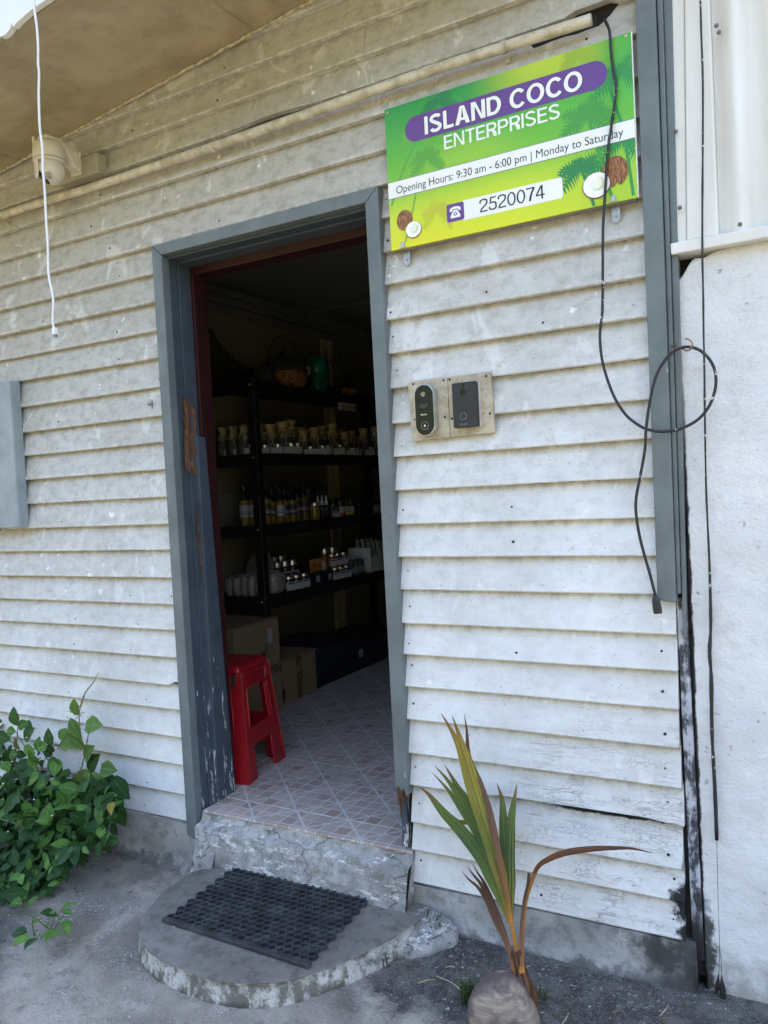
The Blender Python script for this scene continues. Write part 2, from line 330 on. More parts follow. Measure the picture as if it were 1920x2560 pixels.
M_SID = mat_siding(); M_GREY = mat_grey('grey_gloss_paint', (.152, .178, .182)); M_JAMB = mat_grey('peeling_shaded_grey_paint', (.062, .082, .105), 1.25)  # jamb: the casing grey darkened, its recess shade put into the colour
M_CASE = mat_grey('worn_grey_casing_paint', (.152, .178, .182), .55); M_SHUT = mat_grey('pale_grey_paint', (.30, .345, .365))
M_PLINTH = mat_concrete('lime_streaked_plinth', (.50, .495, .48), (.10, .098, .09), .55, .4, corner=True); M_RISER = mat_concrete('chipped_cement', (.43, .425, .41), (.085, .083, .078), 1.0, .75, .010)
M_STEP = mat_concrete('smooth_grey_cement', (.23, .212, .19), (.075, .069, .062), .55, .5, .004)
M_APRON = mat_apron(); M_REND = mat_render(); M_SOF = mat_soffit(); M_TILE = mat_tile(); M_SHEET = mat_metalsheet()
def mat_riser():
    N = NB('chipped_cement'); p = N.pos(); x, y, z = N.sep(p)
    a = N.noise(p, 6, 5, .65, .5); b = N.noise(p, 38, 6, .75); c = N.noise(p, 130, 4, .65); st = N.noise(N.mp(p, (10, 10, 34), rot=(0, .25, 0)), 1, 5, .75, .25)
    col = N.mix(N.ss(a, .36, .62), (.47, .46, .44), (.28, .275, .265)); col = N.mix(N.m_('MULTIPLY', N.ss(b, .48, .62), .45), col, (.13, .125, .115))
    wl = N.m_('MULTIPLY', N.ss(st, .54, .62), N.ss(b, .40, .52)); col = N.mix(N.m_('MULTIPLY', wl, .85), col, (.72, .71, .68)); col = N.mix(N.m_('MULTIPLY', N.ss(N.noise(p, 11, 4, .7), .58, .66), .45), col, (.17, .145, .085))
    cr = N.ss(N.vor(N.mix(.16, p, N.n('TexNoise').outputs[1], 'ADD'), 2.3, 'DISTANCE_TO_EDGE'), .007, .002); col = N.mix(N.m_('MULTIPLY', cr, .5), col, (.06, .055, .05))
    h = N.m_('ADD', N.m_('MULTIPLY', b, .9), N.m_('ADD', N.m_('MULTIPLY', c, .35), N.m_('ADD', N.m_('MULTIPLY', st, .8), N.m_('MULTIPLY', cr, -.5)))); return N.fin(col, .92, h, .006, spec=.2)
M_RISER = mat_riser()
def mat_stepside():
    N = NB('limewashed_step_edge'); p = N.pos(); a = N.noise(N.mp(p, (1, 1, .7)), 60, 7, .75); b = N.noise(p, 8, 4, .6); d = N.noise(p, 15, 4, .7); x, y, z = N.sep(p)
    k = N.m_('ADD', N.m_('MULTIPLY', d, 1.25), N.m_('ADD', N.m_('MULTIPLY', a, .55), N.m_('MULTIPLY', b, .5)))
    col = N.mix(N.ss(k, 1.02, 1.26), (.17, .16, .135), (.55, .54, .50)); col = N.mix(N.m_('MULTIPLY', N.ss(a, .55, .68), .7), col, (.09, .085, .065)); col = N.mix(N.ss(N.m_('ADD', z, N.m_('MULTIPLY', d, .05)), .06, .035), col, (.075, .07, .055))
    return N.fin(col, .9, a, .006, spec=.2)
M_STEPSIDE = mat_stepside()
M_DARK = plain('dark_cavity_timber', (.02, .018, .016), .9)
M_BLACKJ = plain('black_mould_growth', (.02, .021, .024), .85, var=.5, scale=60, bump=.003)
def mat_sheath():
    N = NB('tarred_sheathing'); p = N.pos(); n = N.noise(p, 12, 5); return N.fin(N.mix(n, (.012, .011, .01), (.04, .035, .03)), .9)
M_SHEATH = mat_sheath()
M_RED = mat_grey('oxblood_paint', (.032, .007, .008), .5)
def mat_rot():
    N = NB('rotten_bare_wood'); p = N.pos(); g = N.noise(N.mp(p, (150, 150, 6)), 1, 6, .7, .5); b = N.noise(p, 40, 4)
    col = N.ramp(g, [(.28, (.03, .016, .01)), (.45, (.12, .065, .04)), (.6, (.20, .12, .075)), (.75, (.28, .175, .10))]); col = N.mix(N.m_('MULTIPLY', N.ss(b, .58, .66), .6), col, (.33, .17, .06))
    return N.fin(col, .95, g, .006, spec=.1)
M_ROT = mat_rot()
def mat_yard():
    N = NB('sunlit_sandy_grass'); p = N.pos(); a = N.noise(p, 1.1, 6, .6); b = N.noise(p, 25, 5, .7)
    col = N.mix(N.ss(a, .4, .6), (.205, .165, .105), (.115, .10, .055)); col = N.mix(N.m_('MULTIPLY', b, .4), col, (.25, .21, .14))
    x, y, z = N.sep(p); col = N.mix(N.ss(z, .2, 1.2), col, N.mix(b, (.025, .032, .015), (.07, .08, .035)))
    return N.fin(col, .95, None, .01, spec=.1)
M_YARD = mat_yard()
def mat_inwall():
    N = NB('dull_cream_distemper'); p = N.pos(); a = N.noise(p, 1.8, 5, .6); return N.fin(N.mix(a, (.20, .175, .115), (.26, .235, .165)), .85)
M_INW = mat_inwall(); M_CEIL = plain('grey_ceiling_board', (.17, .17, .15), .85, var=.1, scale=3)
# ------------------------------------------------------------------ setting: ground, apron
def kind(o, k): o['kind'] = k; return o
mb = MB(); n = 24
def blocker_rise(y): t = max(0, min(1, (-6.0-y)/7)); return 6.2*t*t*(3-2*t)          # unseen wooded rise, added behind the camera to block low sky light
gy = [-150, -60, -30] + [-20+.5*k for k in range(30)] + [-5, 0, 20, 60, 150]; gx = [-150, -50, -25, -12, -6, -3, 0, 3, 6, 12, 25, 50, 150]
nx_ = len(gx)
mb.add([(x, y, -.03+blocker_rise(y)*(1+.12*nz(x*.21, y*.3))) for y in gy for x in gx], [(j*nx_+i, j*nx_+i+1, (j+1)*nx_+i+1, (j+1)*nx_+i) for j in range(len(gy)-1) for i in range(nx_-1)])
kind(part('ground', mb, M_YARD, None), 'structure')
GZ = .022
def gz(x, y): return GZ + .006*nz(x*2.1, y*2.1, 3) + .004*nz(x*6, y*6, 5) - max(0, -.75-y)*.03
mb = MB(); mb.grid(lambda a, b: (-5.2+8*a, -2.3+2.34*b, gz(-5.2+8*a, -2.3+2.34*b)), 240, 90)
kind(part('apron', mb, M_APRON, None, smooth=True), 'structure')

# ------------------------------------------------------------------ shop building
SH = thing('shop_building', 'weathered white weatherboard shop with grey door frame and open doorway', 'building', (-1.6, 0, 0))
def sof(x, y): return 2.832 + .108*(x+2.978) + .103*y
# sheathing behind the boards, with the door opening
mb = MB(); BX0, BX1 = -5.6, -.36
for a, b in (((BX0, .022, .02), (-2.085, .12, 3.4)), ((-1.18, .022, .02), (BX1, .12, 3.4)), ((-2.085, .022, 2.335), (-1.18, .12, 3.4))): mb.box(a, b)
WALL = part('wall', mb, M_SHEATH, SH)
ROW_L = [.197, .298, .411, .517, .621, .714, .821, .926, 1.024, 1.125, 1.23, 1.328, 1.431, 1.534, 1.635, 1.734, 1.841, 1.95, 2.051, 2.157, 2.262, 2.363]
ROW_R = [.156, .261, .349, .471, .574, .683, .788, .891, .99, 1.097, 1.201, 1.304, 1.411, 1.516, 1.621, 1.731, 1.84, 1.946, 2.055, 2.157, 2.262, 2.363]
ROW_T = [2.363, 2.468, 2.579, 2.679, 2.772, 2.872, 2.975, 3.075]
ENDPX = [(1712, 2300), (1709, 2190), (1706, 2110), (1709, 2030), (1703, 1940), (1697, 1850), (1696, 1775), (1694, 1680), (1689, 1560)]
bi = 0
def smooth01(t): t = max(0, min(1, t)); return t*t*(3-2*t)
def bump01(x, a, b, s): return smooth01((x-a)/s)*smooth01((b-x)/s)
def board(x0, x1, zb, zt, botf=None, topf=None, ragged=0):
    global bi; bi += 1
    L = x1-x0; ns = max(4, int(L/.03)); prof = 6; vs = []; fs = []; uvs = []; off = random.uniform(0, 90); by = random.uniform(-.0015, .0015)
    for i in range(ns+1):
        x = x0+L*i/ns
        dz = .0016*nz(x*2.5, off)+.0007*nz(x*22, off); dy = by+.0018*nz(x*1.7, off+40)
        zb_ = zb+dz+(botf(x) if botf else 0); zt_ = zt-(topf(x) if topf else 0)
        if zt_ < zb_+.01: zt_ = zb_+.01
        xo = 0
        if ragged and i in (0, ns): xo = ragged*random.uniform(-1, 1)
        f = (zt_-zb_)
        yface = lambda zz: -.0155+dy+(.028)*max(0, min(1, (zz-zb)/(zt-zb)))
        for (yy, zz) in ((.012, zb_), (-.0130+dy, zb_), (yface(zb_+.0035), zb_+.0035), (yface(zb_+.5*f), zb_+.5*f), (yface(zt_), zt_), (.0205, zt_)): vs.append((x+xo*(.4+.6*random.random()), yy, zz)); uvs.append((x, max(0, min(1, (zz-zb)/(zt-.012-zb)))))
    for i in range(ns):
        for k in range(prof):
            fs.append((i*prof+k, (i+1)*prof+k, (i+1)*prof+(k+1) % prof, i*prof+(k+1) % prof))
    fs += [tuple(range(prof)), tuple(range(ns*prof, ns*prof+prof))[::-1]]
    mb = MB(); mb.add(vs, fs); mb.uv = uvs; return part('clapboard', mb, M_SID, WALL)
def nexttop(rows, i): return (rows[i+1] if i+1 < len(rows) else rows[i]+.105)+.012
for i, zb in enumerate(ROW_L[:-1]):
    bf = None
    if abs(zb-.714) < .01: bf = lambda x: .016*smooth01((x+2.165)/.006)
    board(-5.5, -2.085, zb, nexttop(ROW_L, i), bf)
RAGW = {3: lambda x: .010*bump01(x, -.95, -.33, .12)}
for i, zb in enumerate(ROW_R[:-1]):
    xe = WP(*ENDPX[i], -.013).x if i < len(ENDPX) else -.350
    board(-1.18 if i > 4 else -1.163, xe, zb, nexttop(ROW_R, i), RAGW.get(i), None, .002 if i < 5 else 0)
for i, zb in enumerate(ROW_T[:-1]):
    sp = {2: [-2.55], 4: [-1.19], 5: [-3.4]}.get(i, []); xs = [-5.5]+sp+[-.350]
    bf = tf = None
    if i == 2: tf = lambda x: (.056+.010*nz(x*70))*bump01(x, -.70, -.412, .05)+.004*bump01(x, -1.8, -1.3, .1)
    if i == 3: bf = lambda x: .010*bump01(x, -1.80, -1.32, .22)+(.012+.016*nz(x*60))*bump01(x, -.56, -.412, .03)
    for a, b in zip(xs[:-1], xs[1:]): board(a+.0006, b-.0006, zb, nexttop(ROW_T, i), bf, tf)
# nails
nb = MB(); nb.lathe([(.0042, 0), (.0042, .0012), (.002, .0018)], (0, 0, 0), 8, axis='Y'); nail_me = nb.mesh('nail'); nail_me.materials.append(plain('rusty_nail', (.045, .03, .024), .7, .3, .5))
def faceY(z, rows):
    for i, zb in enumerate(rows):
        if z < (rows[i+1] if i+1 < len(rows) else 9): return -.0155+.028*max(0, (z-zb)/((rows[i+1] if i+1 < len(rows) else zb+.105)-zb+.012))
    return 0
def nail(x, z, rows, r=1):
    o = link('nail', nail_me, None, WALL); o.location = (x+1.6, faceY(z, rows)-.0012, z); o.scale = (r,)*3
for i, zb in enumerate(ROW_L[:-1]):
    for xx in (-2.72, -2.34):
        if random.random() < .55: nail(xx+random.uniform(-.05, .05), zb+.022+random.uniform(-.006, .008), ROW_L, random.uniform(.5, .9))
    if random.random() < .5: nail(-2.13+random.uniform(-.01, .01), zb+.03, ROW_L, .8)
for i, zb in enumerate(ROW_R[:-1]):
    if random.random() < .7: nail(-1.137+random.uniform(-.008, .008), zb+.02+random.uniform(0, .05), ROW_R, random.uniform(.5, 1.0))
    if i < 8: nail(-.37+random.uniform(-.01, .005), zb+.03+random.uniform(0, .03), ROW_R, random.uniform(.6, 1.1))
    if random.random() < .35: nail(-.75+random.uniform(-.12, .12), zb+.025+random.uniform(0, .02), ROW_R, random.uniform(.7, 1.0))
for i, zb in enumerate(ROW_T[:-1]):
    for xx in (-2.3, -1.75, -1.16, -.6):
        if random.random() < .45: nail(xx+random.uniform(-.15, .15), zb+.025+random.uniform(0, .01), ROW_T, random.uniform(.7, 1))

# plinth
def rough_face(x0, x1, z0, z1, y0f, amp, nx, nz_, back=.05, freq=9):
    mb = MB()
    def f(a, b):
        x = x0+(x1-x0)*a; z = z0+(z1-z0)*b
        return (x, y0f(x, z)+amp*nz(x*freq, z*freq, 1.3)+amp*.5*nz(x*freq*3, z*freq*3, 7), z)
    mb.grid(f, nx, nz_)
    i0 = len(mb.v); mb.add([(x0, back, z1), (x1, back, z1), f(1, 1), f(0, 1), (x0, back, z0), (x1, back, z0), f(1, 0), f(0, 0)], [(3, 2, 1, 0), (7, 4, 5, 6), (0, 4, 7, 3), (2, 6, 5, 1)])
    return mb
part('plinth', rough_face(-5.5, -2.03, -.02, .192, lambda x, z: -.020-.05*smooth01((.05-z)/.05)*smooth01((x+2.7)/.5), .004, 220, 14), M_PLINTH, SH, smooth=True)
part('plinth', rough_face(-1.165, -.318, -.02, .150, lambda x, z: -.016-.014*smooth01((.06-z)/.06), .004, 70, 14), M_PLINTH, SH, smooth=True)
# threshold riser under the tiles: a lumpy cement face
def ry(x, z):
    t = max(0, min(1, (.247-z)/.17)); led = .20+.09*nz(x*4.5, 2); return -.006-.045*t-.034*smooth01((t-led)/.06)-.012*nz(x*9, z*16, 3)*t+.02*smooth01((-1.96-x)/.08)*t
part('threshold', rough_face(-2.052, -1.164, .06, .2465, ry, .008, 110, 26, .06, 14), M_RISER, SH, smooth=True)
mb = MB()                                       # cement haunch running from the threshold down to the left plinth
def hf(a, b):
    x = -2.30+.36*a; t = smooth01(a*1.5); z1 = .03+.15*smooth01((x+2.16)/.14)
    z = .0+(z1)*b; return (x, -.024-.075*(1-b)*smooth01((x+2.32)/.2)-.03*smooth01((x+2.1)/.1)+.007*nz(x*13, z*13, 4), z)
mb.grid(hf, 34, 12); part('cement_haunch', mb, M_RISER, SH, smooth=True)

# door frame: casing boards, jambs, stop bead, painted inner frame, rotten patches
DF = part('door_frame', MB().box((-2.085, .02, 2.31), (-1.18, .118, 2.334)), M_JAMB, SH)
def casing(pts, y0=-.034, y1=.005, mat=M_CASE, bev=.0025): return part('casing', MB().prism([(x, y0, z) for x, z in pts], (0, y1-y0, 0)), mat, DF, bevel=bev)
casing([(-2.108, .155), (-2.060, .140), (-2.064, 2.312), (-2.110, 2.353)])
casing([(-2.1095, 2.3545), (-2.063, 2.3135), (-1.203, 2.3135), (-1.1545, 2.3545)])
cp = [(-1.202, .456), (-1.190, .470), (-1.182, .452), (-1.172, .461), (-1.164, .438), (-1.1575, .447), (-1.1555, 2.353), (-1.2025, 2.312)]
casing(cp)
mb = MB()                                       # splintered wood hanging below the short casing
for k in range(9):
    x = -1.200+.0046*k; l = random.choice([.02, .05, .035, .09, .028])*(1 if k < 4 else .35)
    mb.hexa([(x, -.022, .47-l-.02), (x+.002, -.022, .47-l-.02), (x+.002, -.016, .47-l-.02), (x, -.016, .47-l-.02), (x-.001, -.032, .475), (x+.0045, -.032, .475), (x+.0045, -.004, .475), (x-.001, -.004, .475)])
part('splinter', mb, M_ROT, DF)
def jamb(name, a, b, mat, bev=.0015): return part(name, MB().box(a, b), mat, DF, bevel=bev)
jamb('jamb_board', (-2.084, -.004, .165), (-2.0645, .0455, 2.311), M_JAMB)
jamb('jamb_board', (-2.084, .0475, .20), (-2.0595, .086, 2.3105), M_JAMB)
jamb('jamb_board', (-2.084, .087, .235), (-2.063, .113, 2.310), M_JAMB)
jamb('stop_bead', (-2.0628, .079, .235), (-2.044, .104, 1.655), M_JAMB, .003)
part('stop_bead', MB().hexa([(-2.0628, .1045, .24), (-2.0465, .1045, .24), (-2.0465, .183, .24), (-2.0628, .183, .24), (-2.0628, .1045, 1.652), (-2.0465, .1045, 1.652), (-2.0465, .1285, 1.652), (-2.0628, .1285, 1.652)]), M_JAMB, DF, bevel=.003)
jamb('inner_frame', (-2.075, .1135, .26), (-2.048, .186, 2.301), M_RED, .002)
jamb('inner_frame', (-2.0475, .1135, 2.268), (-1.19, .186, 2.3005), M_RED, .002)
jamb('jamb_head', (-2.064, -.004, 2.3025), (-1.203, .0455, 2.3128), M_JAMB)
jamb('jamb_head', (-2.0595, .0475, 2.2975), (-1.203, .1125, 2.309), M_JAMB)
jamb('jamb_board', (-1.2025, -.004, .26), (-1.181, .112, 2.30), M_JAMB)
jamb('inner_frame', (-1.204, .1135, .255), (-1.178, .186, 2.267), M_RED, .002)
def patch(pp, x0, depth=.003):                   # irregular patch of bare rotten wood on a jamb, pixels on the plane x
    mb = MB(); P = [SP(u, v, x0) for u, v in pp]; c = sum(P, Vector())/len(P); ring = []
    for i in range(len(P)):
        a, b = P[i], P[(i+1) % len(P)]
        for k in range(4):
            q = a.lerp(b, k/4); q = q+Vector((0, .0016*nz(q.z*180, i), .004*nz(q.z*90, i, 4))); ring.append(q)
    n = len(ring); vs = []; fs = []
    for s, dx in ((1.0, 0), (.9, -.002), (.55, -.0035), (.2, -.002)):
        vs += [c+(q-c)*s+Vector((dx+(.0025*nz(q.y*300, q.z*20, s*5) if s < 1 else 0), 0, 0)) for q in ring]
    for r in range(3): fs += [(r*n+i, r*n+(i+1) % n, (r+1)*n+(i+1) % n, (r+1)*n+i) for i in range(n)]
    fs.append(tuple(range(3*n, 4*n))); mb.add([v+Vector((depth, 0, 0)) for v in vs], fs); return part('rotten_patch', mb, M_ROT, DF)
def q7(u, v): return (420+u*.226, 960+v*.226)
patch([q7(*p) for p in [(160, 150), (205, 165), (240, 215), (290, 290), (302, 430), (300, 560), (318, 680), (300, 760), (340, 890), (335, 1010), (290, 1015), (240, 975), (180, 940), (170, 700), (165, 500)]], -2.0590)
patch([q7(*p) for p in [(315, 1330), (355, 1300), (372, 1480), (385, 1650), (400, 1800), (405, 2000), (400, 2100), (365, 2100), (345, 1900), (315, 1750), (310, 1500)]], -2.0590)

# corner post at the right-hand end, weathered strip below it
part('corner_post', MB().prism([(-.3745, -.036, 1.085), (-.3285, -.036, 1.08), (-.316, -.036, 3.3), (-.366, -.036, 3.3)], (0, .052, 0)), M_GREY, SH, bevel=.002)
def strip(name, a, b, z0, z1, y0, y1, mat, bev=.002):
    (xa0, xa1), (xb0, xb1) = a, b
    return part(name, MB().hexa([(xa0, y0, z0), (xa1, y0, z0), (xa1, y1, z0), (xa0, y1, z0), (xb0, y0, z1), (xb1, y0, z1), (xb1, y1, z1), (xb0, y1, z1)]), mat, SH, bevel=bev)
xg = lambda u, v, y: WP(u, v, y).x
strip('corner_trim', (-.3277, -.3185), (-.3130, -.298), 1.10, 3.3, -.020, .03, M_GREY)
strip('corner_trim', (-.3180, -.3085), (-.2975, -.2725), .98, 3.3, -.008, .03, M_GREY)
def mat_oldstrip():
    N = NB('sooty_old_paint_strip'); p = N.pos(); a = N.noise(N.mp(p, (40, 40, 14)), 1, 6, .7); x, y, z = N.sep(p)
    big = N.noise(N.mp(p, (1, 1, 6)), 2, 3); k = N.ss(N.m_('ADD', a, N.m_('MULTIPLY', big, .6)), .74, .9)
    lo = N.ss(z, .30, .16); return N.fin(N.mix(lo, N.mix(k, (.50, .52, .57), (.05, .053, .065)), (.02, .02, .022)), .7, a, .002)
strip('corner_strip', (-.327, -.299), (-.333, -.3085), .10, 1.086, .004, .04, mat_oldstrip())
strip('corner_backing', (-.345, -.300), (-.345, -.300), .05, 1.2, .021, .06, M_BLACKJ)
strip('corner_backing', (-.345, -.27), (-.335, -.27), -.02, 3.3, .061, .10, M_DARK)

# soffit: panels, cover seam, fascia, roof
SOF = part('soffit', MB().hexa([(-5.6, -.57, sof(-5.6, -.57)+.02), (-.31, -.57, sof(-.31, -.57)+.02), (-.31, .10, sof(-.31, .10)+.02), (-5.6, .10, sof(-5.6, .10)+.02),
    (-5.6, -.57, sof(-5.6, -.57)+.04), (-.31, -.57, sof(-.31, -.57)+.04), (-.31, .10, sof(-.31, .10)+.04), (-5.6, .10, sof(-5.6, .10)+.04)]), M_DARK, SH)
js = [-5.58, -4.045, -2.825, -1.605, -.385, -.315]
for a, b in zip(js[:-1], js[1:]):
    mb = MB(); dx = .037
    def pf(s, t, a=a, b=b):
        y = -.575+.60*t; x = a+.0015+(b-a-.003)*s-(.064*y)
        return (x, y, sof(x, y)+.0025*nz(x*2, y*3, 8))
    mb.grid(pf, 12, 6); n0 = len(mb.v); mb.grid(lambda s, t: (pf(s, t)[0], pf(s, t)[1], pf(s, t)[2]+.006), 12, 6)
    rim = lambda i, j: j*13+i
    for i in range(12):
        mb.f.append((rim(i, 0), rim(i+1, 0), n0+rim(i+1, 0), n0+rim(i, 0)))
    for j in range(6):
        mb.f.append((rim(0, j), n0+rim(0, j), n0+rim(0, j+1), rim(0, j+1))); mb.f.append((rim(12, j), rim(12, j+1), n0+rim(12, j+1), n0+rim(12, j)))
    part('soffit_panel', mb, M_SOF, SOF, smooth=False)
for xj in (-2.825, -1.605, -.385):                # flaking filler at the panel joints
    part('filler_bead', MB().tube([(xj-.064*y+.0015*nz(y*60, xj), y, sof(xj-.064*y, y)-.0005) for y in [(-.57+.03*k) for k in range(20)]], [.0026+.0016*nz(k*1.7, xj) for k in range(20)], 5), M_SOF, SOF)
M_SEAL = plain('cracked_filler', (.46, .42, .30), .9, var=.35, scale=60, bump=.003)
pts = [(x, -.0165+.002*nz(x*30), sof(x, -.012)-.006+.004*nz(x*17, 3)) for x in [(-5.2+.012*k) for k in range(400)]]
part('filler_bead', MB().tube(pts, [.0055+.0045*nz(p[0]*55, 9) for p in pts], 6), M_SEAL, SOF)
mb = MB()                                        # frieze strip under the soffit on the right (stepped edge)
mb.hexa([(-1.40, -.045, sof(-1.40, -.045)-.004), (-.33, -.045, sof(-.33, -.045)-.004), (-.33, -.012, sof(-.33, -.012)-.004), (-1.40, -.012, sof(-1.40, -.012)-.004)] +
        [(-1.40, -.045, sof(-1.40, -.045)+.01), (-.33, -.045, sof(-.33, -.045)+.01), (-.33, -.012, sof(-.33, -.012)+.01), (-1.40, -.012, sof(-1.40, -.012)+.01)])
part('soffit_strip', mb, M_SOF, SOF)
def mat_fascia():
    N = NB('white_fascia_paint'); p = N.pos(); n = N.noise(N.mp(p, (8, 8, 2)), 2, 5); return N.fin(N.mix(n, (.82, .82, .80), (.74, .74, .71)), .5)
M_FAS = mat_fascia()
xs = []; x = -2.066-.0725*48
while x < -2.0665: xs += [(x+.0, 0)] + [(x+.0725*k/8, -.022*math.sqrt(max(0, sin(pi*k/8)))) for k in range(1, 8)]; x += .0725
low = [(x_, -.600, sof(x_, -.59)+.004+d) for x_, d in xs] + [(-2.066, -.600, sof(-2.066, -.59)+.003), (-2.062, -.600, sof(-2.062, -.59)-.012), (-2.04, -.600, sof(-2.04, -.59)-.006), (-1.98, -.600, sof(-1.98, -.59)+.001), (-.30, -.600, sof(-.30, -.59)+.001)]
mb = MB()
top = [(p[0], p[1], sof(p[0], -.59)+.24) for p in low]; nn = len(low); dv = Vector((0, .018, 0))
vs = [Vector(p) for p in low]+[Vector(p) for p in top]; vs = vs+[v+dv for v in vs]
fs = []
for i in range(nn-1):
    fs += [(i, i+1, nn+i+1, nn+i), (2*nn+i+1, 2*nn+i, 3*nn+i, 3*nn+i+1), (i+1, i, 2*nn+i, 2*nn+i+1), (nn+i, nn+i+1, 3*nn+i+1, 3*nn+i)]
mb.add(vs, fs); part('fascia', mb, M_FAS, SH)
R0, R1 = -.66, 6.2
rz = lambda x, y: sof(x, 0)+.24+(.103*(y) if y < 0 else .16*y)
mb = MB(); q = [(-5.7, R0), (-.25, R0), (-.25, R1), (-5.7, R1)]
mb.hexa([(x, y, rz(x, y)) for x, y in q]+[(x, y, rz(x, y)+.05) for x, y in q]); part('roof', mb, plain('rusty_roof_sheet', (.25, .2, .17), .6), SH)
# body of the building: side and back walls, inner lining, ceiling
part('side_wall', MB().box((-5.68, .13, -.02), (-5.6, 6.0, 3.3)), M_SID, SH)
part('side_wall', MB().box((-.40, .125, -.02), (-.345, 6.0, 3.9)), M_INW, SH)
part('back_wall', MB().box((-5.6, 5.2, -.02), (-.40, 5.3, 4.2)), M_INW, SH)
for a, b in (((-3.05, .121, .24), (-2.076, .132, 2.66)), ((-1.177, .121, .24), (-.401, .132, 2.66)), ((-2.076, .121, 2.302), (-1.177, .132, 2.66))):
    part('inner_lining', MB().box(a, b), M_INW, SH)
IW = part('inner_wall', MB().box((-3.10, .133, .2), (-3.052, 5.2, 2.75)), M_DARK, SH)
for k, (z0, z1) in enumerate(((.25, 1.447), (1.450, 2.64))):
    for j, (y0, y1) in enumerate(((.134, 1.55), (1.553, 2.62), (2.623, 3.9), (3.903, 5.19))):
        part('wall_panel', MB().box((-3.0515, y0, z0), (-3.044, y1, z1)), M_INW, IW, bevel=.0015)
part('wall_batten', MB().box((-3.0435, 2.52, .3), (-3.028, 2.60, 2.5)), plain('cream_batten', (.52, .46, .32), .6), IW, bevel=.003)
part('wall_batten', MB().box((-3.0435, 2.615, .3), (-3.030, 2.66, 2.5)), plain('cream_batten_b', (.52, .46, .32), .6), IW, bevel=.003)
for z0, z1, d in ((2.60, 2.645, .05), (2.555, 2.598, .034), (2.50, 2.552, .02)):
    part('cornice', MB().box((-3.0435, .134, z0), (-3.0435+d, 5.19, z1)), M_CEIL, IW, bevel=.006)
CE = part('ceiling', MB().box((-3.05, .133, 2.646), (-.402, 5.2, 2.70)), M_CEIL, SH)
for y in (1.1, 2.3, 3.5): part('ceiling_batten', MB().box((-3.0, y, 2.636), (-.403, y+.035, 2.6455)), M_CEIL, CE, bevel=.002)
part('ceiling_batten', MB().box((-1.95, .14, 2.6365), (-1.915, 5.19, 2.6458)), M_CEIL, CE, bevel=.002)

# tiled floor
FL = part('floor', MB().box((-3.05, .1205, .05), (-.402, 5.2, .2435)).box((-2.05, .002, .05), (-1.166, .1204, .2435)), plain('floor_grout', (.30, .28, .26), .9), SH)
def ftile(x0, x1, y0, y1, dz=0):
    g = .0016; part('tile', MB().box((x0+g, y0+g, .2436), (x1-g, y1-g, .2515+dz)), M_TILE, FL, bevel=.0008, seg=1)
ys = [.120+.4545*k for k in range(12)]; xs = [-2.158+.45*k for k in range(-2, 4)]
for i in range(len(ys)-1):
    for j in range(len(xs)-1):
        x0 = max(xs[j], -3.043); x1 = min(xs[j+1], -.41); ftile(x0, x1, ys[i], min(ys[i+1], 5.19), random.uniform(-.0004, .0004))
ftile(-3.043, -3.03, .135, .5)
for a, b in ((-2.045, -1.595), (-1.595, -1.1645)): ftile(a, b, -.012, .120)

# ------------------------------------------------------------------ door step
out = [(-2.02, .0), (-2.03, -.2), (-1.955, -.39), (-1.88, -.50), (-1.77, -.565), (-1.643, -.590), (-1.487, -.592), (-1.334, -.535), (-1.245, -.437), (-1.183, -.331), (-1.132, -.203), (-1.105, -.09), (-1.10, 0)]
ol = crom([(x, y, 0) for x, y in out], 8)
ST = thing('door_step', 'half-round grey concrete door step with flaking limewashed edge', 'step', (-1.56, -.3, 0))
ZT = .090
def st_top(x, y): return ZT+.0025*nz(x*5, y*5, 2)+.0012*nz(x*19, y*19)-.03*smooth01((-1.93-x)/.12)
c = Vector((-1.56, -.05, 0)); mb = MB(); rings = [0, .2, .4, .6, .75, .88, .95, .985, 1.0]; nn = len(ol); vs = []; fs = []
for r in rings:
    for p in ol:
        q = c+(p-c)*r; zz = st_top(q.x, q.y)-(.004 if r == 1.0 else 0)-(.001 if r == .985 else 0); vs.append((q.x, q.y, zz))
for r in range(len(rings)-1): fs += [(r*nn+i, (r+1)*nn+i, (r+1)*nn+i+1, r*nn+i+1) for i in range(nn-1)]
mb.add(vs, fs); part('tread', mb, M_STEP, ST, smooth=True)
mb = MB(); vs = []
for j in range(9):
    t = j/8
    for i, p in enumerate(ol):
        d = (p-c).normalized(); o = .004*nz(p.x*18, p.y*18, t*3)+.003*nz(p.x*50, p.y*50, t*7)+.012*t*t-(.006*(1-t) if j else .0)
        z = st_top(p.x, p.y)-.004-(.085)*t; vs.append((p.x+d.x*o, p.y+d.y*o, z))
fs = [(j*nn+i, j*nn+i+1, (j+1)*nn+i+1, (j+1)*nn+i) for j in range(8) for i in range(nn-1)]
mb.add(vs, fs); part('edge', mb, M_STEPSIDE, ST, smooth=True)
mb = MB()                                         # mossy mortar lump against the wall on the right
def lump(a, b):
    th = pi*(.02+.96*a); ph = pi/2*b
    return (-1.105+.105*cos(th)*cos(ph)*(1+.25*nz(a*6, b*5)), -.03-.15*sin(th)*cos(ph)*(1+.25*nz(a*7, b*3, 2)), .0+.088*sin(ph)**.7*(1+.22*nz(a*9, b*7, 4)))
mb.grid(lump, 24, 12); part('mortar_lump', mb, M_RISER, ST, smooth=True)

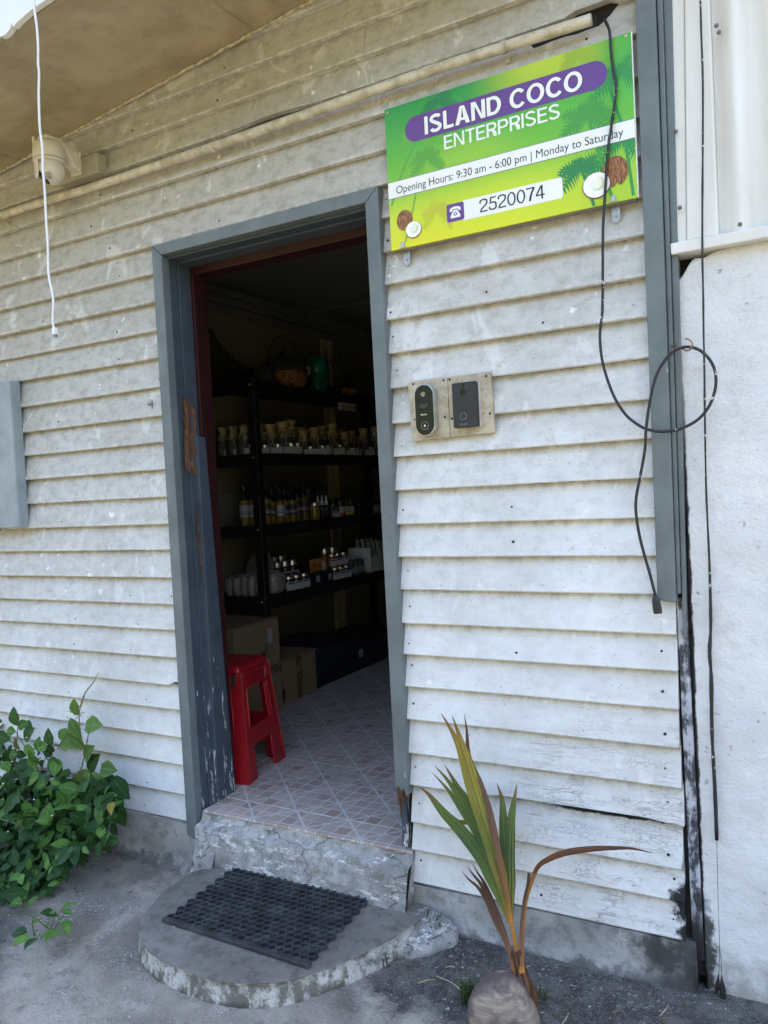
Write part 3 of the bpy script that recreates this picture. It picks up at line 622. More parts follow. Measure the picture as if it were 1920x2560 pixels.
# ------------------------------------------------------------------ neighbouring building
NBG = thing('neighbour_building', 'whitewashed block wall with corrugated white metal cladding, right of the shop', 'building', (.6, .05, 0))
NY = .012
mb = MB()
def topz(x): return 1.983+.006*nz(x*12)+.004*nz(x*40) - .05*smooth01((-.255-x)/.04) - .012*smooth01((-.19-x)/.05)+.004
def nwf(a, b):
    x = -.3005+3.5*(a**1.6); z = -.03+(topz(x)+.03)*b; xx = x
    if a == 0: xx = x+.014*smooth01((.6-z)/.6)+.004*nz(z*9)+.002*nz(z*40)-.012*smooth01((z-1.9)/.08)*0+.02*smooth01((z-1.90)/.07)
    return (xx-.012*(1-z/2)*0, NY+.004*nz(x*7, z*7, 2)+.0025*nz(x*25, z*25, 5), z)
mb.grid(nwf, 150, 170)
n0 = len(mb.v)
for j in range(171): q = mb.v[j*151]; mb.v.append((q[0]+.002, .30, q[2]))
for j in range(170): mb.f.append((j*151, (j+1)*151, n0+j+1, n0+j))
n1 = len(mb.v)
for i in range(151): q = mb.v[170*151+i]; mb.v.append((q[0], .30, q[2]))
for i in range(150): mb.f.append((170*151+i, 170*151+i+1, n1+i+1, n1+i))
part('rendered_wall', mb, M_REND, NBG, smooth=True)
def pr(name, a, b, mat, bev=.002): return part(name, MB().box(a, b), mat, NBG, bevel=bev)
pr('wall_core', (-.262, .06, -.02), (3.2, .30, 1.93), M_DARK, 0)
LZ0, LZ1 = 1.988, 2.017
pr('ledge_flashing', (-.3085, -.022, LZ0), (3.2, .06, LZ1), M_SHEET, .003)
def lean(name, xa, xb, da, db, y0, y1, bev):
    z0, z1 = LZ1+.001, 3.6; return part(name, MB().hexa([(xa, y0, z0), (xb, y0, z0), (xb, y1, z0), (xa, y1, z0), (xa+da, y0, z1), (xb+db, y0, z1), (xb+db, y1, z1), (xa+da, y1, z1)]), M_SHEET, NBG, bevel=bev)
lean('corner_board', -.3035, -.2705, .050, .044, -.002, .03, .003)
lean('corner_board', -.2695, -.1935, .045, .0, -.010, .03, .004)
mb = MB(); nxx = 520
def cs(a, b): x = -.193+3.4*a; return (x, .006+.015*cos(2*pi*(x+.193-.005)/.0875), LZ1+.001+1.6*b)
mb.grid(cs, nxx, 1); part('corrugated_sheet', mb, M_SHEET, NBG, smooth=True)
pr('gable_core', (-.292, .031, LZ1+.001), (3.2, 4.5, 3.62), M_DARK, 0)
pr('core', (-.26, .301, -.02), (3.2, 4.5, 2.0), M_REND, 0)
nb2 = MB(); nb2.lathe([(.0055, 0), (.0055, .002), (.003, .004)], (0, 0, 0), 8, axis='Y'); scr_me = nb2.mesh('screw_head'); scr_me.materials.append(plain('grey_screw', (.16, .15, .14), .5, .6))
for (u, v) in ((1791, 65), (1797, 80), (1850, 560), (1700, 520), (1690, 330)):
    p = WP(u, v, -.012); o = link('screw_head', scr_me, None, NBG); o.location = Vector((p.x, -.013 if u < 1793 else -.009, p.z))-NBG.location
# ------------------------------------------------------------------ shop sign
def lin(c): c /= 255; return c/12.92 if c <= .04045 else ((c+.055)/1.055)**2.4
def RGB(r, g, b): return (lin(r), lin(g), lin(b))
YS = -.037
cs_ = [WP(965, 276, YS), WP(1579, 76, YS), WP(1592, 490, YS), WP(975, 631, YS)]
SX0 = (cs_[0].x+cs_[3].x)/2; SX1 = (cs_[1].x+cs_[2].x)/2; SZ1 = (cs_[0].z+cs_[1].z)/2; SZ0 = (cs_[2].z+cs_[3].z)/2
def s7(u, v): p = WP(940+u*.41, 60+v*.41, YS); return p.x, p.z
SG = thing('shop_sign', 'green and yellow shop sign with purple title band, opening hours and phone number', 'sign', ((SX0+SX1)/2, YS, SZ0))
def mat_sign():
    N = NB('sign_print_background'); p = N.pos(); x, y, z = N.sep(p)
    s = N.m_('MULTIPLY', N.m_('SUBTRACT', x, SX0), 1/(SX1-SX0)); t = N.m_('MULTIPLY', N.m_('SUBTRACT', z, SZ0), 1/(SZ1-SZ0))
    base = N.ramp(t, [(0, RGB(226, 224, 22)), (.22, RGB(206, 222, 30)), (.42, RGB(132, 196, 45)), (.68, RGB(92, 180, 52)), (1, RGB(38, 150, 62))])
    base = N.mix(N.m_('MULTIPLY', N.ss(s, .45, 1.0), .55), base, RGB(88, 186, 60))
    def blob(cx, cz, rx, rz):
        dx = N.m_('MULTIPLY', N.m_('SUBTRACT', s, cx), 1/rx); dz = N.m_('MULTIPLY', N.m_('SUBTRACT', t, cz), 1/rz); return N.ss(N.m_('SQRT', N.m_('ADD', N.m_('MULTIPLY', dx, dx), N.m_('MULTIPLY', dz, dz))), 1, .1)
    base = N.mix(N.m_('MULTIPLY', blob(.68, .98, .34, .30), .9), base, RGB(190, 208, 30))
    base = N.mix(N.m_('MULTIPLY', blob(.36, .50, .30, .22), .55), base, RGB(170, 212, 40))
    base = N.mix(N.m_('MULTIPLY', blob(.60, .12, .5, .3), .5), base, RGB(206, 226, 40))
    return N.fin(base, N.ramp(N.noise(p, 14, 3), [(.3, .30), (.7, .45)]), None, spec=.45)
part('panel', MB().box((SX0, YS, SZ0), (SX1, YS+.006, SZ1)), mat_sign(), SG)
part('panel_edge', MB().box((SX1+.0002, YS-.0003, SZ0), (SX1+.0028, YS+.0066, SZ1)), plain('white_panel_edge', (.75, .74, .70), .5), SG)
part('backing_board', MB().box((SX0+.004, YS+.0063, SZ0-.004), (SX1-.004, -.013, SZ1-.004)), plain('sign_backing', (.22, .2, .17), .8), SG)
def flat(name, col, polys, lay, rough=.4, parent=None, matn=None):
    mb = MB()
    for k, P in enumerate(polys): mb.poly([(x, YS-.0003*lay-2e-6*k, z) for x, z in P])
    return part(name, mb, matn or plain('print_'+name+str(lay), col, rough, var=.03, scale=6), parent or SG)
def rrect(x0, z0, x1, z1, r, n=8):
    out = []
    for cx, cz, a0 in ((x1-r, z1-r, 0), (x0+r, z1-r, 90), (x0+r, z0+r, 180), (x1-r, z0+r, 270)):
        out += [(cx+r*cos(radians(a0+90*k/n)), cz+r*sin(radians(a0+90*k/n))) for k in range(n+1)]
    return out[::-1]
def disc(cx, cz, r, rz=None, n=26): rz = rz or r; return [(cx+r*cos(-2*pi*k/n), cz+rz*sin(-2*pi*k/n)) for k in range(n)]
WHITE, PUR, INK = RGB(244, 244, 240), RGB(104, 62, 140), RGB(24, 24, 28)
# palms printed in darker green
def frond(c, ang, L, droop, w):
    polys = []; pts = []
    for k in range(10):
        t = k/9; pts.append((c[0]+cos(ang)*L*t, c[1]+sin(ang)*L*t-droop*L*t*t))
    for k in range(9):
        (x0, z0), (x1, z1) = pts[k], pts[k+1]; dx, dz = x1-x0, z1-z0; l = math.hypot(dx, dz); nx_, nz__ = -dz/l, dx/l
        ww = w*(sin(pi*(.2+.75*k/9)))
        for sgn in (-1, 1):
            tip = (x0+dx*1.3+sgn*nx_*ww-abs(nx_)*0, z0+dz*1.3+sgn*nz__*ww-.35*ww)
            polys.append([(x0, z0), (x0+dx*.98, z0+dz*.98), tip])
    return polys
def palm(u, v, size, trunk, col, lay, n=8, seed=0):
    R_ = random.Random(seed); c = s7(u, v); polys = []
    for k in range(n):
        a = -.5+pi*1.25*k/(n-1)+R_.uniform(-.12, .12); polys += frond(c, a, size*R_.uniform(.8, 1.1), R_.uniform(.35, .75), size*.34)
    if trunk:
        tw = size*.055; P = [s7(*q) for q in trunk]
        for (x0, z0), (x1, z1) in zip(P[:-1], P[1:]): flat('palm_trunk_print', col, [[(x0-tw, z0), (x0+tw, z0), (x1+tw, z1), (x1-tw, z1)]], 1.5)
    ok = []
    for P in polys:
        ok.append([(min(max(x, SX0+.0008), SX1-.0008), min(max(z, SZ0+.0008), SZ1-.0008)) for x, z in P])
    flat('palm_print', col, ok, .3)
palm(1250, 880, .075, [(1250, 880), (1290, 980), (1330, 1110)], RGB(40, 132, 62), 1, 9, 3)
palm(1500, 300, .072, [(1420, 380), (1510, 640), (1570, 1045)], RGB(50, 146, 66), 1, 8, 5)
palm(1290, 560, .085, [(1290, 560), (1350, 760), (1440, 1060)], RGB(70, 156, 52), 1, 9, 8)
palm(1500, 720, .07, None, RGB(48, 140, 62), 1, 8, 12)
palm(1230, 190, .055, None, RGB(150, 178, 34), 1, 8, 15)
palm(385, 470, .06, None, RGB(34, 130, 58), 1, 8, 17)
palm(310, 810, .06, [(240, 720), (160, 900), (95, 1110)], RGB(92, 166, 48), 1, 8, 19)
palm(370, 1130, .055, None, RGB(196, 200, 26), 1, 9, 21)
palm(235, 640, .05, [(250, 1000), (215, 1180), (180, 1330)], RGB(112, 176, 46), 1, 8, 23)
# purple title band
x0 = s7(178, 660)[0]; x1 = s7(1410, 275)[0]; z1 = s7(240, 560)[1]; z0 = s7(232, 720)[1]
flat('title_band', PUR, [rrect(x0, z0, x1, z1, (z1-z0)/2*.999, 14)], 2)
# white hours band with purple edge lines
zt = (s7(75, 972)[1]+s7(1577, 580)[1])/2; zb = (s7(78, 1080)[1]+s7(1577, 682)[1])/2
flat('hours_band', PUR, [rrect(SX0+.0002, zb-.0016, SX1-.0002, zt+.0016, .0002, 1)], 2)
flat('hours_band', WHITE, [rrect(SX0+.0002, zb, SX1-.0002, zt, .0002, 1)], 3)
px0 = s7(525, 1130)[0]; px1 = s7(1138, 985)[0]; pz1 = s7(540, 1075)[1]; pz0 = s7(540, 1197)[1]
flat('number_panel', WHITE, [rrect(px0, pz0, px1, pz1, .006)], 2)
ix0, ix1 = s7(432, 1150)[0], s7(537, 1130)[0]; iz1, iz0 = s7(434, 1105)[1], s7(434, 1214)[1]
flat('phone_badge', PUR, [rrect(ix0, iz0, ix1, iz1, .006)], 3)
cx, cz, u_ = (ix0+ix1)/2, (iz0+iz1)/2, (ix1-ix0)/2
flat('phone_icon', WHITE, [[(cx-.62*u_, cz+.12*u_), (cx-.66*u_, cz+.34*u_), (cx-.45*u_, cz+.55*u_), (cx, cz+.62*u_), (cx+.45*u_, cz+.55*u_), (cx+.66*u_, cz+.34*u_), (cx+.62*u_, cz+.12*u_), (cx+.34*u_, cz+.14*u_), (cx+.3*u_, cz+.33*u_), (cx-.3*u_, cz+.33*u_), (cx-.34*u_, cz+.14*u_)][::-1],
    [(cx-.2*u_, cz+.24*u_), (cx+.2*u_, cz+.24*u_), (cx+.58*u_, cz-.35*u_), (cx+.56*u_, cz-.58*u_), (cx-.56*u_, cz-.58*u_), (cx-.58*u_, cz-.35*u_)]], 4)
flat('phone_icon', PUR, [disc(cx, cz-.18*u_, .2*u_)], 5); flat('phone_icon', WHITE, [disc(cx, cz-.18*u_, .1*u_)], 6)
def text(body, x0, x1, zb, zc, col, lay, bold=0.0, parent=None, y=None, name='lettering', space=1.0):
    cu = bpy.data.curves.new(name, 'FONT'); cu.body = body; cu.size = 1; cu.offset = bold; cu.space_character = space; cu.resolution_u = 6
    o = bpy.data.objects.new(name, cu); COL.objects.link(o)
    dg = bpy.context.evaluated_depsgraph_get(); me = bpy.data.meshes.new_from_object(o.evaluated_get(dg)); bpy.data.objects.remove(o)
    cu2 = bpy.data.curves.new('cap', 'FONT'); cu2.body = 'I'; cu2.offset = bold; o2 = bpy.data.objects.new('cap', cu2); COL.objects.link(o2)
    dg = bpy.context.evaluated_depsgraph_get(); me2 = bpy.data.meshes.new_from_object(o2.evaluated_get(dg)); bpy.data.objects.remove(o2)
    xs_ = [v.co.x for v in me.vertices]; cap = max(v.co.y for v in me2.vertices); cb = min(v.co.y for v in me2.vertices)
    a, b = min(xs_), max(xs_); par = parent or SG; off = par.location; yy = (YS-.0003*lay) if y is None else y
    for v in me.vertices:
        x = x0+(v.co.x-a)/(b-a)*(x1-x0); z = zb+(v.co.y-cb)/(cap-cb)*(zc-zb); v.co = Vector((x, yy, z))-off
    me.materials.clear(); bpy.data.meshes.remove(me2)
    m_ = plain('ink_'+body[:6], col, .4, var=.02, scale=5); me.materials.append(m_)
    o = bpy.data.objects.new(name, me); COL.objects.link(o); o.parent = par; return o
# block lettering of the title, drawn as outlines (outer loops and holes) and filled
def rib(path, w, k=10):
    P = crom([(x, y, 0) for x, y in path], k); L = []; R = []
    for i, p in enumerate(P):
        t = (P[min(i+1, len(P)-1)]-P[max(i-1, 0)]).normalized(); n_ = Vector((-t.y, t.x, 0)); L.append(p+n_*w/2); R.append(p-n_*w/2)
    return [(q.x, q.y) for q in L+R[::-1]]
def ell(cx, cy, rx, ry, n=36, a0=0, a1=360): return [(cx+rx*cos(radians(a0+(a1-a0)*i/n)), cy+ry*sin(radians(a0+(a1-a0)*i/n))) for i in range(n if a1-a0 == 360 else n+1)]
def arcrib(cx, cy, rx, ry, a0, a1, w):
    return ell(cx, cy, rx, ry, 30, a0, a1)+ell(cx, cy, rx-w, ry-w*.92, 30, a0, a1)[::-1]
def glyph(c, w):
    v = w*.92
    if c == 'I': return [[(0, 0), (w, 0), (w, 1), (0, 1)]], w
    if c == 'L': return [[(0, 0), (.56, 0), (.56, v), (w, v), (w, 1), (0, 1)]], .56
    if c == 'T': W = .64; return [[(W/2-w/2, 0), (W/2+w/2, 0), (W/2+w/2, 1-v), (W, 1-v), (W, 1), (0, 1), (0, 1-v), (W/2-w/2, 1-v)]], W
    if c == 'E': return [[(0, 0), (.61, 0), (.61, v), (w, v), (w, .5-v/2+.02), (.56, .5-v/2+.02), (.56, .5+v/2+.02), (w, .5+v/2+.02), (w, 1-v), (.60, 1-v), (.60, 1), (0, 1)]], .61
    if c == 'N': W = .74; d = w*1.28; return [[(0, 0), (w, 0), (w, 1-d), (W-d*.98, 0), (W, 0), (W, 1), (W-w, 1), (W-w, d), (d*.98, 1), (0, 1)]], W
    if c == 'A': W = .80; d = w*1.12; return [[(0, 0), (d, 0), (d+.07, .21), (W-d-.07, .21), (W-d, 0), (W, 0), (W/2+w*.62, 1), (W/2-w*.62, 1)], [(d+.125, .21+v*.85), (W-d-.125, .21+v*.85), (W/2, .86)]], W
    if c == 'D': W = .74; o = [(0, 0), (.34, 0)]+ell(.34, .5, W-.34, .5, 22, -90, 90)[1:-1]+[(.34, 1), (0, 1)]; h = [(w, v), (.32, v)]+ell(.32, .5, W-.32-w, .5-v, 20, -90, 90)[1:-1]+[(.32, 1-v), (w, 1-v)]; return [o, h], W
    if c in 'PR':
        W = .68; o_ = .46; b = [(.42, 1), (0, 1), (0, 0), (w, 0), (w, .40), (.42, .40)]
        if c == 'R': b = [(.42, 1), (0, 1), (0, 0), (w, 0), (w, .39), (.34, .39), (.62-w, .03), (.63-w, 0), (.70, 0), (.67, .06), (.66, .22), (.60, .37), (.52, .42)]
        bowl = ell(.42, .715 if c == 'R' else .70, W-.42, .285 if c == 'R' else .30, 18, -70 if c == 'R' else -88, 88)
        cy = .715 if c == 'R' else .70; ry = (.285 if c == 'R' else .30)-v
        h = [(w, cy-ry), (.40, cy-ry)]+ell(.40, cy, W-.40-w, ry, 14, -88, 88)+[(.40, cy+ry), (w, cy+ry)]; return [b[:1][::-1]+b[1:]+bowl if 0 else b+bowl, h], W
    if c == 'O': return [ell(.43, .5, .43, .515), ell(.43, .5, .43-w, .515-v)], .86
    if c == 'C': return [arcrib(.42, .5, .42, .515, 38, 322, w)], .78
    if c == 'S':
        h = w/2; U = [(.355+(.335-h)*cos(radians(t)), .745+(.268-h)*sin(radians(t))) for t in range(18, 232, 12)]; Lw = [(.345+(.345-h)*cos(radians(t)), .272+(.284-h)*sin(radians(t))) for t in range(52, -170, -12)]
        return [rib(U+Lw, w*.97, 3)], .70
    if c == '0': return [ell(.29, .5, .29, .512), ell(.29, .5, .29-w, .512-v)], .58
    if c == '2': h = w/2; return [rib([(h, .68), (.07, .86), (.29, 1.01-h), (.50, .87), (.545-h*.4, .72), (.46, .54), (.28, .38), (.12, .22), (.05+h*.5, .07)], w, 8), [(.02, 0), (.57, 0), (.57, v), (.02, v)]], .58
    if c == '5': h = w/2; return [rib([(h, .27), (.08, .11), (.28, -.01+h), (.49, .13), (.56-h, .33), (.48, .52), (.29, .64-h), (.15, .57)], w, 8), [(.06, .48), (.17, .52), (.205, 1-v), (.52, 1-v), (.52, 1), (.12, 1)]], .58
    if c == '7': return [[(.16, 0), (.30, 0), (.34, .26), (.43, .58), (.57, .86), (.57, 1), (0, 1), (0, 1-v), (.44, 1-v), (.31, .62), (.20, .26)]], .57
    if c == '4': return [[(.36, 0), (.36+w, 0), (.36+w, .24), (.58, .24), (.58, .24+v), (.36+w, .24+v), (.36+w, 1), (.36-w*.15, 1), (0, .36), (0, .24), (.36, .24)], [(w*.9, .24+v), (.36, .24+v), (.36, .80)]], .58
    return [], .28
def block(body, x0, x1, zb, zc, col, lay, w, gap, grow=0.0):
    cu = bpy.data.curves.new('lettering', 'CURVE'); cu.dimensions = '2D'; cu.fill_mode = 'BOTH'; adv = 0; loops = []
    for ch in body:
        L, W = glyph(ch, w)
        loops += [[(adv+x, y) for x, y in l] for l in L]; adv += W+gap
    adv -= gap; sx = (x1-x0)/adv; sz = zc-zb
    meshes = []
    for i_, l in enumerate(loops):
        sp = cu.splines.new('POLY'); sp.points.add(len(l)-1); sp.use_cyclic_u = True
        for q, (x, y) in zip(sp.points, l): q.co = (x*sx, y*sz, 0, 1)
    if grow: cu.offset = grow
    o = bpy.data.objects.new('lettering', cu); COL.objects.link(o); dg = bpy.context.evaluated_depsgraph_get(); me = bpy.data.meshes.new_from_object(o.evaluated_get(dg)); bpy.data.objects.remove(o)
    for v_ in me.vertices: v_.co = Vector((x0+v_.co.x, YS-.0003*lay, zb+v_.co.y))-SG.location
    me.materials.clear(); me.materials.append(plain('ink_'+body[:6]+str(lay), col, .4, var=.02, scale=5)); o = bpy.data.objects.new('lettering', me); COL.objects.link(o); o.parent = SG; return o
a = s7(296, 620)[0]; b = s7(1258, 335)[0]
block('ISLAND COCO', a, b, s7(300, 677)[1], s7(294, 568)[1], RGB(52, 34, 74), 3, .195, .075, .0016)
block('ISLAND COCO', a, b, s7(300, 677)[1], s7(294, 568)[1], WHITE, 4, .195, .075)
block('ENTERPRISES', s7(415, 725)[0], s7(1122, 525)[0], s7(420, 768)[1], s7(414, 684)[1], WHITE, 4, .150, .085)
block('2520074', s7(632, 1110)[0], s7(1028, 1015)[0], s7(640, 1150)[1], s7(636, 1071)[1], INK, 4, .105, .07)
text('Opening Hours: 9:30 am - 6:00 pm | Monday to Saturday', s7(125, 1014)[0], s7(1508, 645)[0], s7(132, 1036)[1], s7(132, 991)[1], INK, 4, .0)
# coconuts
def mat_husk_print():
    N = NB('coconut_print'); p = N.pos(); g = N.noise(N.mp(p, (260, 1, 60), rot=(0, .35, 0)), 1, 3); return N.fin(N.ramp(g, [(.3, RGB(70, 38, 16)), (.5, RGB(140, 88, 40)), (.7, RGB(196, 142, 78))]), .4)
M_HP = mat_husk_print()
for (u, v, r, hu, hv, hr) in ((1458, 900, .0375, 1345, 983, .0355), (176, 1198, .029, 230, 1253, .0255)):
    cx, cz = s7(u, v); flat('coconut_print', None, [[(x, z+(.012 if k == 6 else 0)) for k, (x, z) in enumerate(disc(cx, cz, r*.93, r*1.08))]], 5, matn=M_HP)
    cx, cz = s7(hu, hv); flat('coconut_print', RGB(120, 70, 34), [disc(cx, cz-.0015, hr*1.06, hr*1.0)], 6); flat('coconut_print', RGB(250, 250, 244), [disc(cx, cz, hr, hr*.93)], 7); flat('coconut_print', RGB(214, 220, 178), [disc(cx+hr*.12, cz+hr*.05, hr*.55, hr*.5)], 8); flat('coconut_print', RGB(242, 242, 226), [disc(cx-hr*.02, cz+hr*.12, hr*.48, hr*.42)], 9)
M_BRASS = plain('brass_screw', (.55, .45, .25), .35, .9); M_STEEL = plain('dull_zinc', (.42, .42, .41), .45, .85, .2)
for u, v in ((72, 541), (1523, 74)):
    x, z = s7(u, v); part('screw', MB().lathe([(.0042, 0), (.0042, .001), (.0025, .002)], (x, YS-.0002, z), 10, axis='Y'), M_BRASS, SG)
for u0, v0, u1, v1 in ((1006, 617, 1031, 668), (1528, 490, 1552, 557)):
    P0 = WP(u0, v0, -.012); P1 = WP(u1, v1, -.012); xc = (P0.x+P1.x)/2; hw = .0115
    zt_ = SZ0+.004; zbm = zt_-.052
    mb = MB(); prof = [(xc-hw, zt_), (xc-hw, zbm+hw)]+[(xc-hw*cos(pi*k/8), zbm+hw-hw*sin(pi*k/8)) for k in range(1, 8)]+[(xc+hw, zbm+hw), (xc+hw, zt_)]
    br = part('bracket', mb.prism([(x, -.0165, z) for x, z in prof], (0, .0025, 0)), M_STEEL, SG, bevel=.0006)
    part('bracket_lip', MB().box((xc-hw, YS-.002, zt_-.0025), (xc+hw, -.014, zt_+.0)), M_STEEL, br); part('bracket_lip', MB().box((xc-hw*.5, YS-.0035, zt_-.0025), (xc+hw*.5, YS-.001, zt_+.014)), M_STEEL, br)
    for dz in (.017, .034): part('screw', MB().lathe([(.0045, 0), (.004, .0015), (.002, .002)], (xc, -.0166, zt_-dz), 10, axis='Y'), M_STEEL, br)

# ------------------------------------------------------------------ doorbells on their plates
def mat_plate():
    N = NB('tarnished_cream_plate'); p = N.pos(); a = N.noise(p, 26, 4, .6); x, y, z = N.sep(p)
    col = N.mix(N.ss(a, .35, .65), (.56, .50, .39), (.40, .34, .25)); col = N.mix(N.m_('MULTIPLY', N.ss(N.noise(p, 90, 3), .58, .66), .5), col, (.26, .21, .14)); return N.fin(col, .42, a, .0006, metal=.25)
M_PLATE = mat_plate()
def k1(u, v, y): return WP(960+u*.1929, 880+v*.1929, y)
YP = -.026
def plate(name, c, holes, label):
    P = [k1(u, v, YP) for u, v in c]; base = (P[3]+P[2])/2
    t = thing(name, label, 'mounting plate', base, 'doorbell mounting plates')
    part('plate', MB().prism([(p.x, YP, p.z) for p in P][::-1], (0, .017, 0)), M_PLATE, t, bevel=.002)
    for u, v in holes:
        p = k1(u, v, YP-.0005); part('screw_hole', MB().lathe([(.0036, 0), (.0036, .0006), (.0015, .0008)], (p.x, YP-.0001, p.z), 10, axis='Y'), M_DARK, t)
plate('mounting_plate', [(305, 385), (820, 320), (858, 1108), (365, 1165)], [(375, 415), (773, 367), (788, 843), (400, 873)], 'cream mounting plate under the silver-rimmed pill-shaped doorbell')
plate('mounting_plate', [(823, 319), (1375, 255), (1435, 1045), (861, 1107)], [(850, 357), (1323, 312), (1372, 797), (878, 864)], 'cream mounting plate under the matt black rectangular doorbell')
def pill(cx, cz, hw, hh, n=12): return [(cx+hw*cos(a), cz+(hh-hw)+hw*sin(a)) for a in [pi*k/n for k in range(n+1)]]+[(cx+hw*cos(a), cz-(hh-hw)+hw*sin(a)) for a in [pi+pi*k/n for k in range(n+1)]]
def ext(pts, y0, y1): return MB().prism([(x, y0, z) for x, z in pts], (0, y1-y0, 0))
M_GLOSSB = plain('gloss_black_glass', (.012, .013, .014), .12, spec=.6); M_SILV = plain('brushed_silver', (.55, .55, .54), .35, .8, .1); M_MATB = plain('matt_black_plastic', (.022, .023, .024), .45); M_GREYR = plain('grey_ring', (.25, .25, .24), .35, .4)
YB = YP-.030
a = k1(402, 745, YB); b = k1(638, 745, YB); tz = k1(500, 425, YB).z; bz = k1(540, 1075, YB).z; cx = (a.x+b.x)/2; cz = (tz+bz)/2; hw = (b.x-a.x)/2; hh = (tz-bz)/2
t = thing('video_doorbell', 'pill-shaped video doorbell with glossy black face and silver rim', 'doorbell', (cx, YP, bz))
part('rim', ext(pill(cx, cz, hw+.0025, hh+.0025), YP-.0003, YB+.002), M_SILV, t, bevel=.002); part('face', ext(pill(cx, cz, hw, hh), YB+.0021, YB), M_GLOSSB, t, bevel=.0015)
def ring(cx, cz, r0_, r1_, y, n=24):
    mb = MB(); vs = [(cx+r*cos(2*pi*k/n), y, cz+r*sin(2*pi*k/n)) for r in (r0_, r1_) for k in range(n)]; return mb.add(vs, [(k, (k+1) % n, n+(k+1) % n, n+k) for k in range(n)])
p = k1(505, 548, YB); part('lens', MB().lathe([(.0075, 0), (.0075, .001), (.004, .0012), (.0035, .0004)], (p.x, YB, p.z), 16, axis='Y'), M_GREYR, t)
p = k1(515, 690, YB); part('motion_sensor', ext([(p.x+.016*cos(a_), p.z+.004-.014*sin(a_)) for a_ in [pi*k/14 for k in range(15)]], YB-.0012, YB+.0002), plain('dark_lens_plastic', (.05, .05, .05), .25), t)
p = k1(530, 955, YB); part('button', ext(disc(p.x, p.z, .0115), YB-.0004, YB+.0003), M_GLOSSB, t); part('button_ring', ring(p.x, p.z, .0112, .0128, YB-.0006), M_GREYR, t)
part('bell_icon', MB().poly([(p.x+dx*.004, YB-.0008, p.z+dz*.004) for dx, dz in ((-1, -.7), (-.7, -.4), (-.6, .4), (-.2, .9), (.2, .9), (.6, .4), (.7, -.4), (1, -.7))]), plain('icon_white', (.7, .7, .68), .5), t)
a = k1(480, 815, YB); b = k1(558, 803, YB); part('logo_mark', ext(disc(a.x+.002, a.z, .0024), YB-.0004, YB), plain('logo_pale', (.6, .58, .5), .5), t); text('360', a.x+.0052, b.x, a.z-.0022, a.z+.0022, (.6, .58, .5), 0, .02, t, YB-.0005, 'logo_text')
YB2 = YP-.022
a = k1(886, 680, YB2); b = k1(1207, 680, YB2); tz = k1(1050, 388, YB2).z; bz = k1(1065, 978, YB2).z
t = thing('video_doorbell', 'matt black rectangular video doorbell with round button', 'doorbell', ((a.x+b.x)/2, YP, bz))
part('back_mount', ext(rrect(a.x+.002, bz+.002, b.x+.003, tz-.001, .006)[::-1], YP-.0003, YP-.006), plain('white_mount', (.62, .60, .55), .5), t); part('body', ext(rrect(a.x, bz, b.x, tz, .006)[::-1], YP-.0062, YB2), M_MATB, t, bevel=.0018)
p = k1(1020, 520, YB2); part('lens', MB().lathe([(.0095, 0), (.0095, .0008), (.005, .001), (.0045, .0002)], (p.x, YB2, p.z), 18, axis='Y'), M_GLOSSB, t)
p = k1(1022, 430, YB2); part('sensor', MB().lathe([(.005, 0), (.005, .0006), (.002, .0008)], (p.x, YB2, p.z), 14, axis='Y'), M_GLOSSB, t)
p = k1(1028, 832, YB2); part('button', ext(disc(p.x, p.z, .0098), YB2-.0005, YB2+.0003), M_MATB, t); part('button_ring', ring(p.x, p.z, .0094, .0109, YB2-.0007), M_GREYR, t)
a = k1(992, 940, YB2); b = k1(1080, 935, YB2); text('EKEN', a.x, b.x, a.z-.002, a.z+.002, (.22, .22, .22), 0, .02, t, YB2-.0005, 'logo_text')

# ------------------------------------------------------------------ pipe conduit
M_PIPE = None
def mat_pipe():
    N = NB('grimy_cream_pipe'); p = N.pos(); a = N.noise(p, 20, 4, .65); return N.fin(N.mix(N.ss(a, .4, .65), (.62, .58, .47), (.42, .37, .26)), .5, a, .0006)
M_PIPE = mat_pipe()
cp_ = [(0, 540), (200, 478), (400, 412), (608, 341), (760, 288), (901, 238), (1084, 174), (1269, 115), (1478, 49)]
P = [WP(u, v, -.044) for u, v in cp_]; P = [Vector((-5.2, -.044, P[0].z-.01))]+P
CO = thing('conduit_pipe', 'grimy cream plastic conduit pipe running along the upper boards to a broken hole', 'pipe', (-1.7, -.034, 2.66))
part('pipe', MB().tube(crom(P, 5), .0155, 14), M_PIPE, CO, smooth=True)
for u, v in ((4, 540), (534, 367), (1260, 118)):
    p = WP(u, v, -.044); part('clip', MB().tube([(p.x-.007, -.044, p.z), (p.x+.007, -.044, p.z)], .0182, 14), M_PIPE, CO); part('clip_foot', MB().box((p.x-.007, -.020, p.z-.032), (p.x+.007, -.010, p.z-.0175)), M_PIPE, CO, bevel=.002)

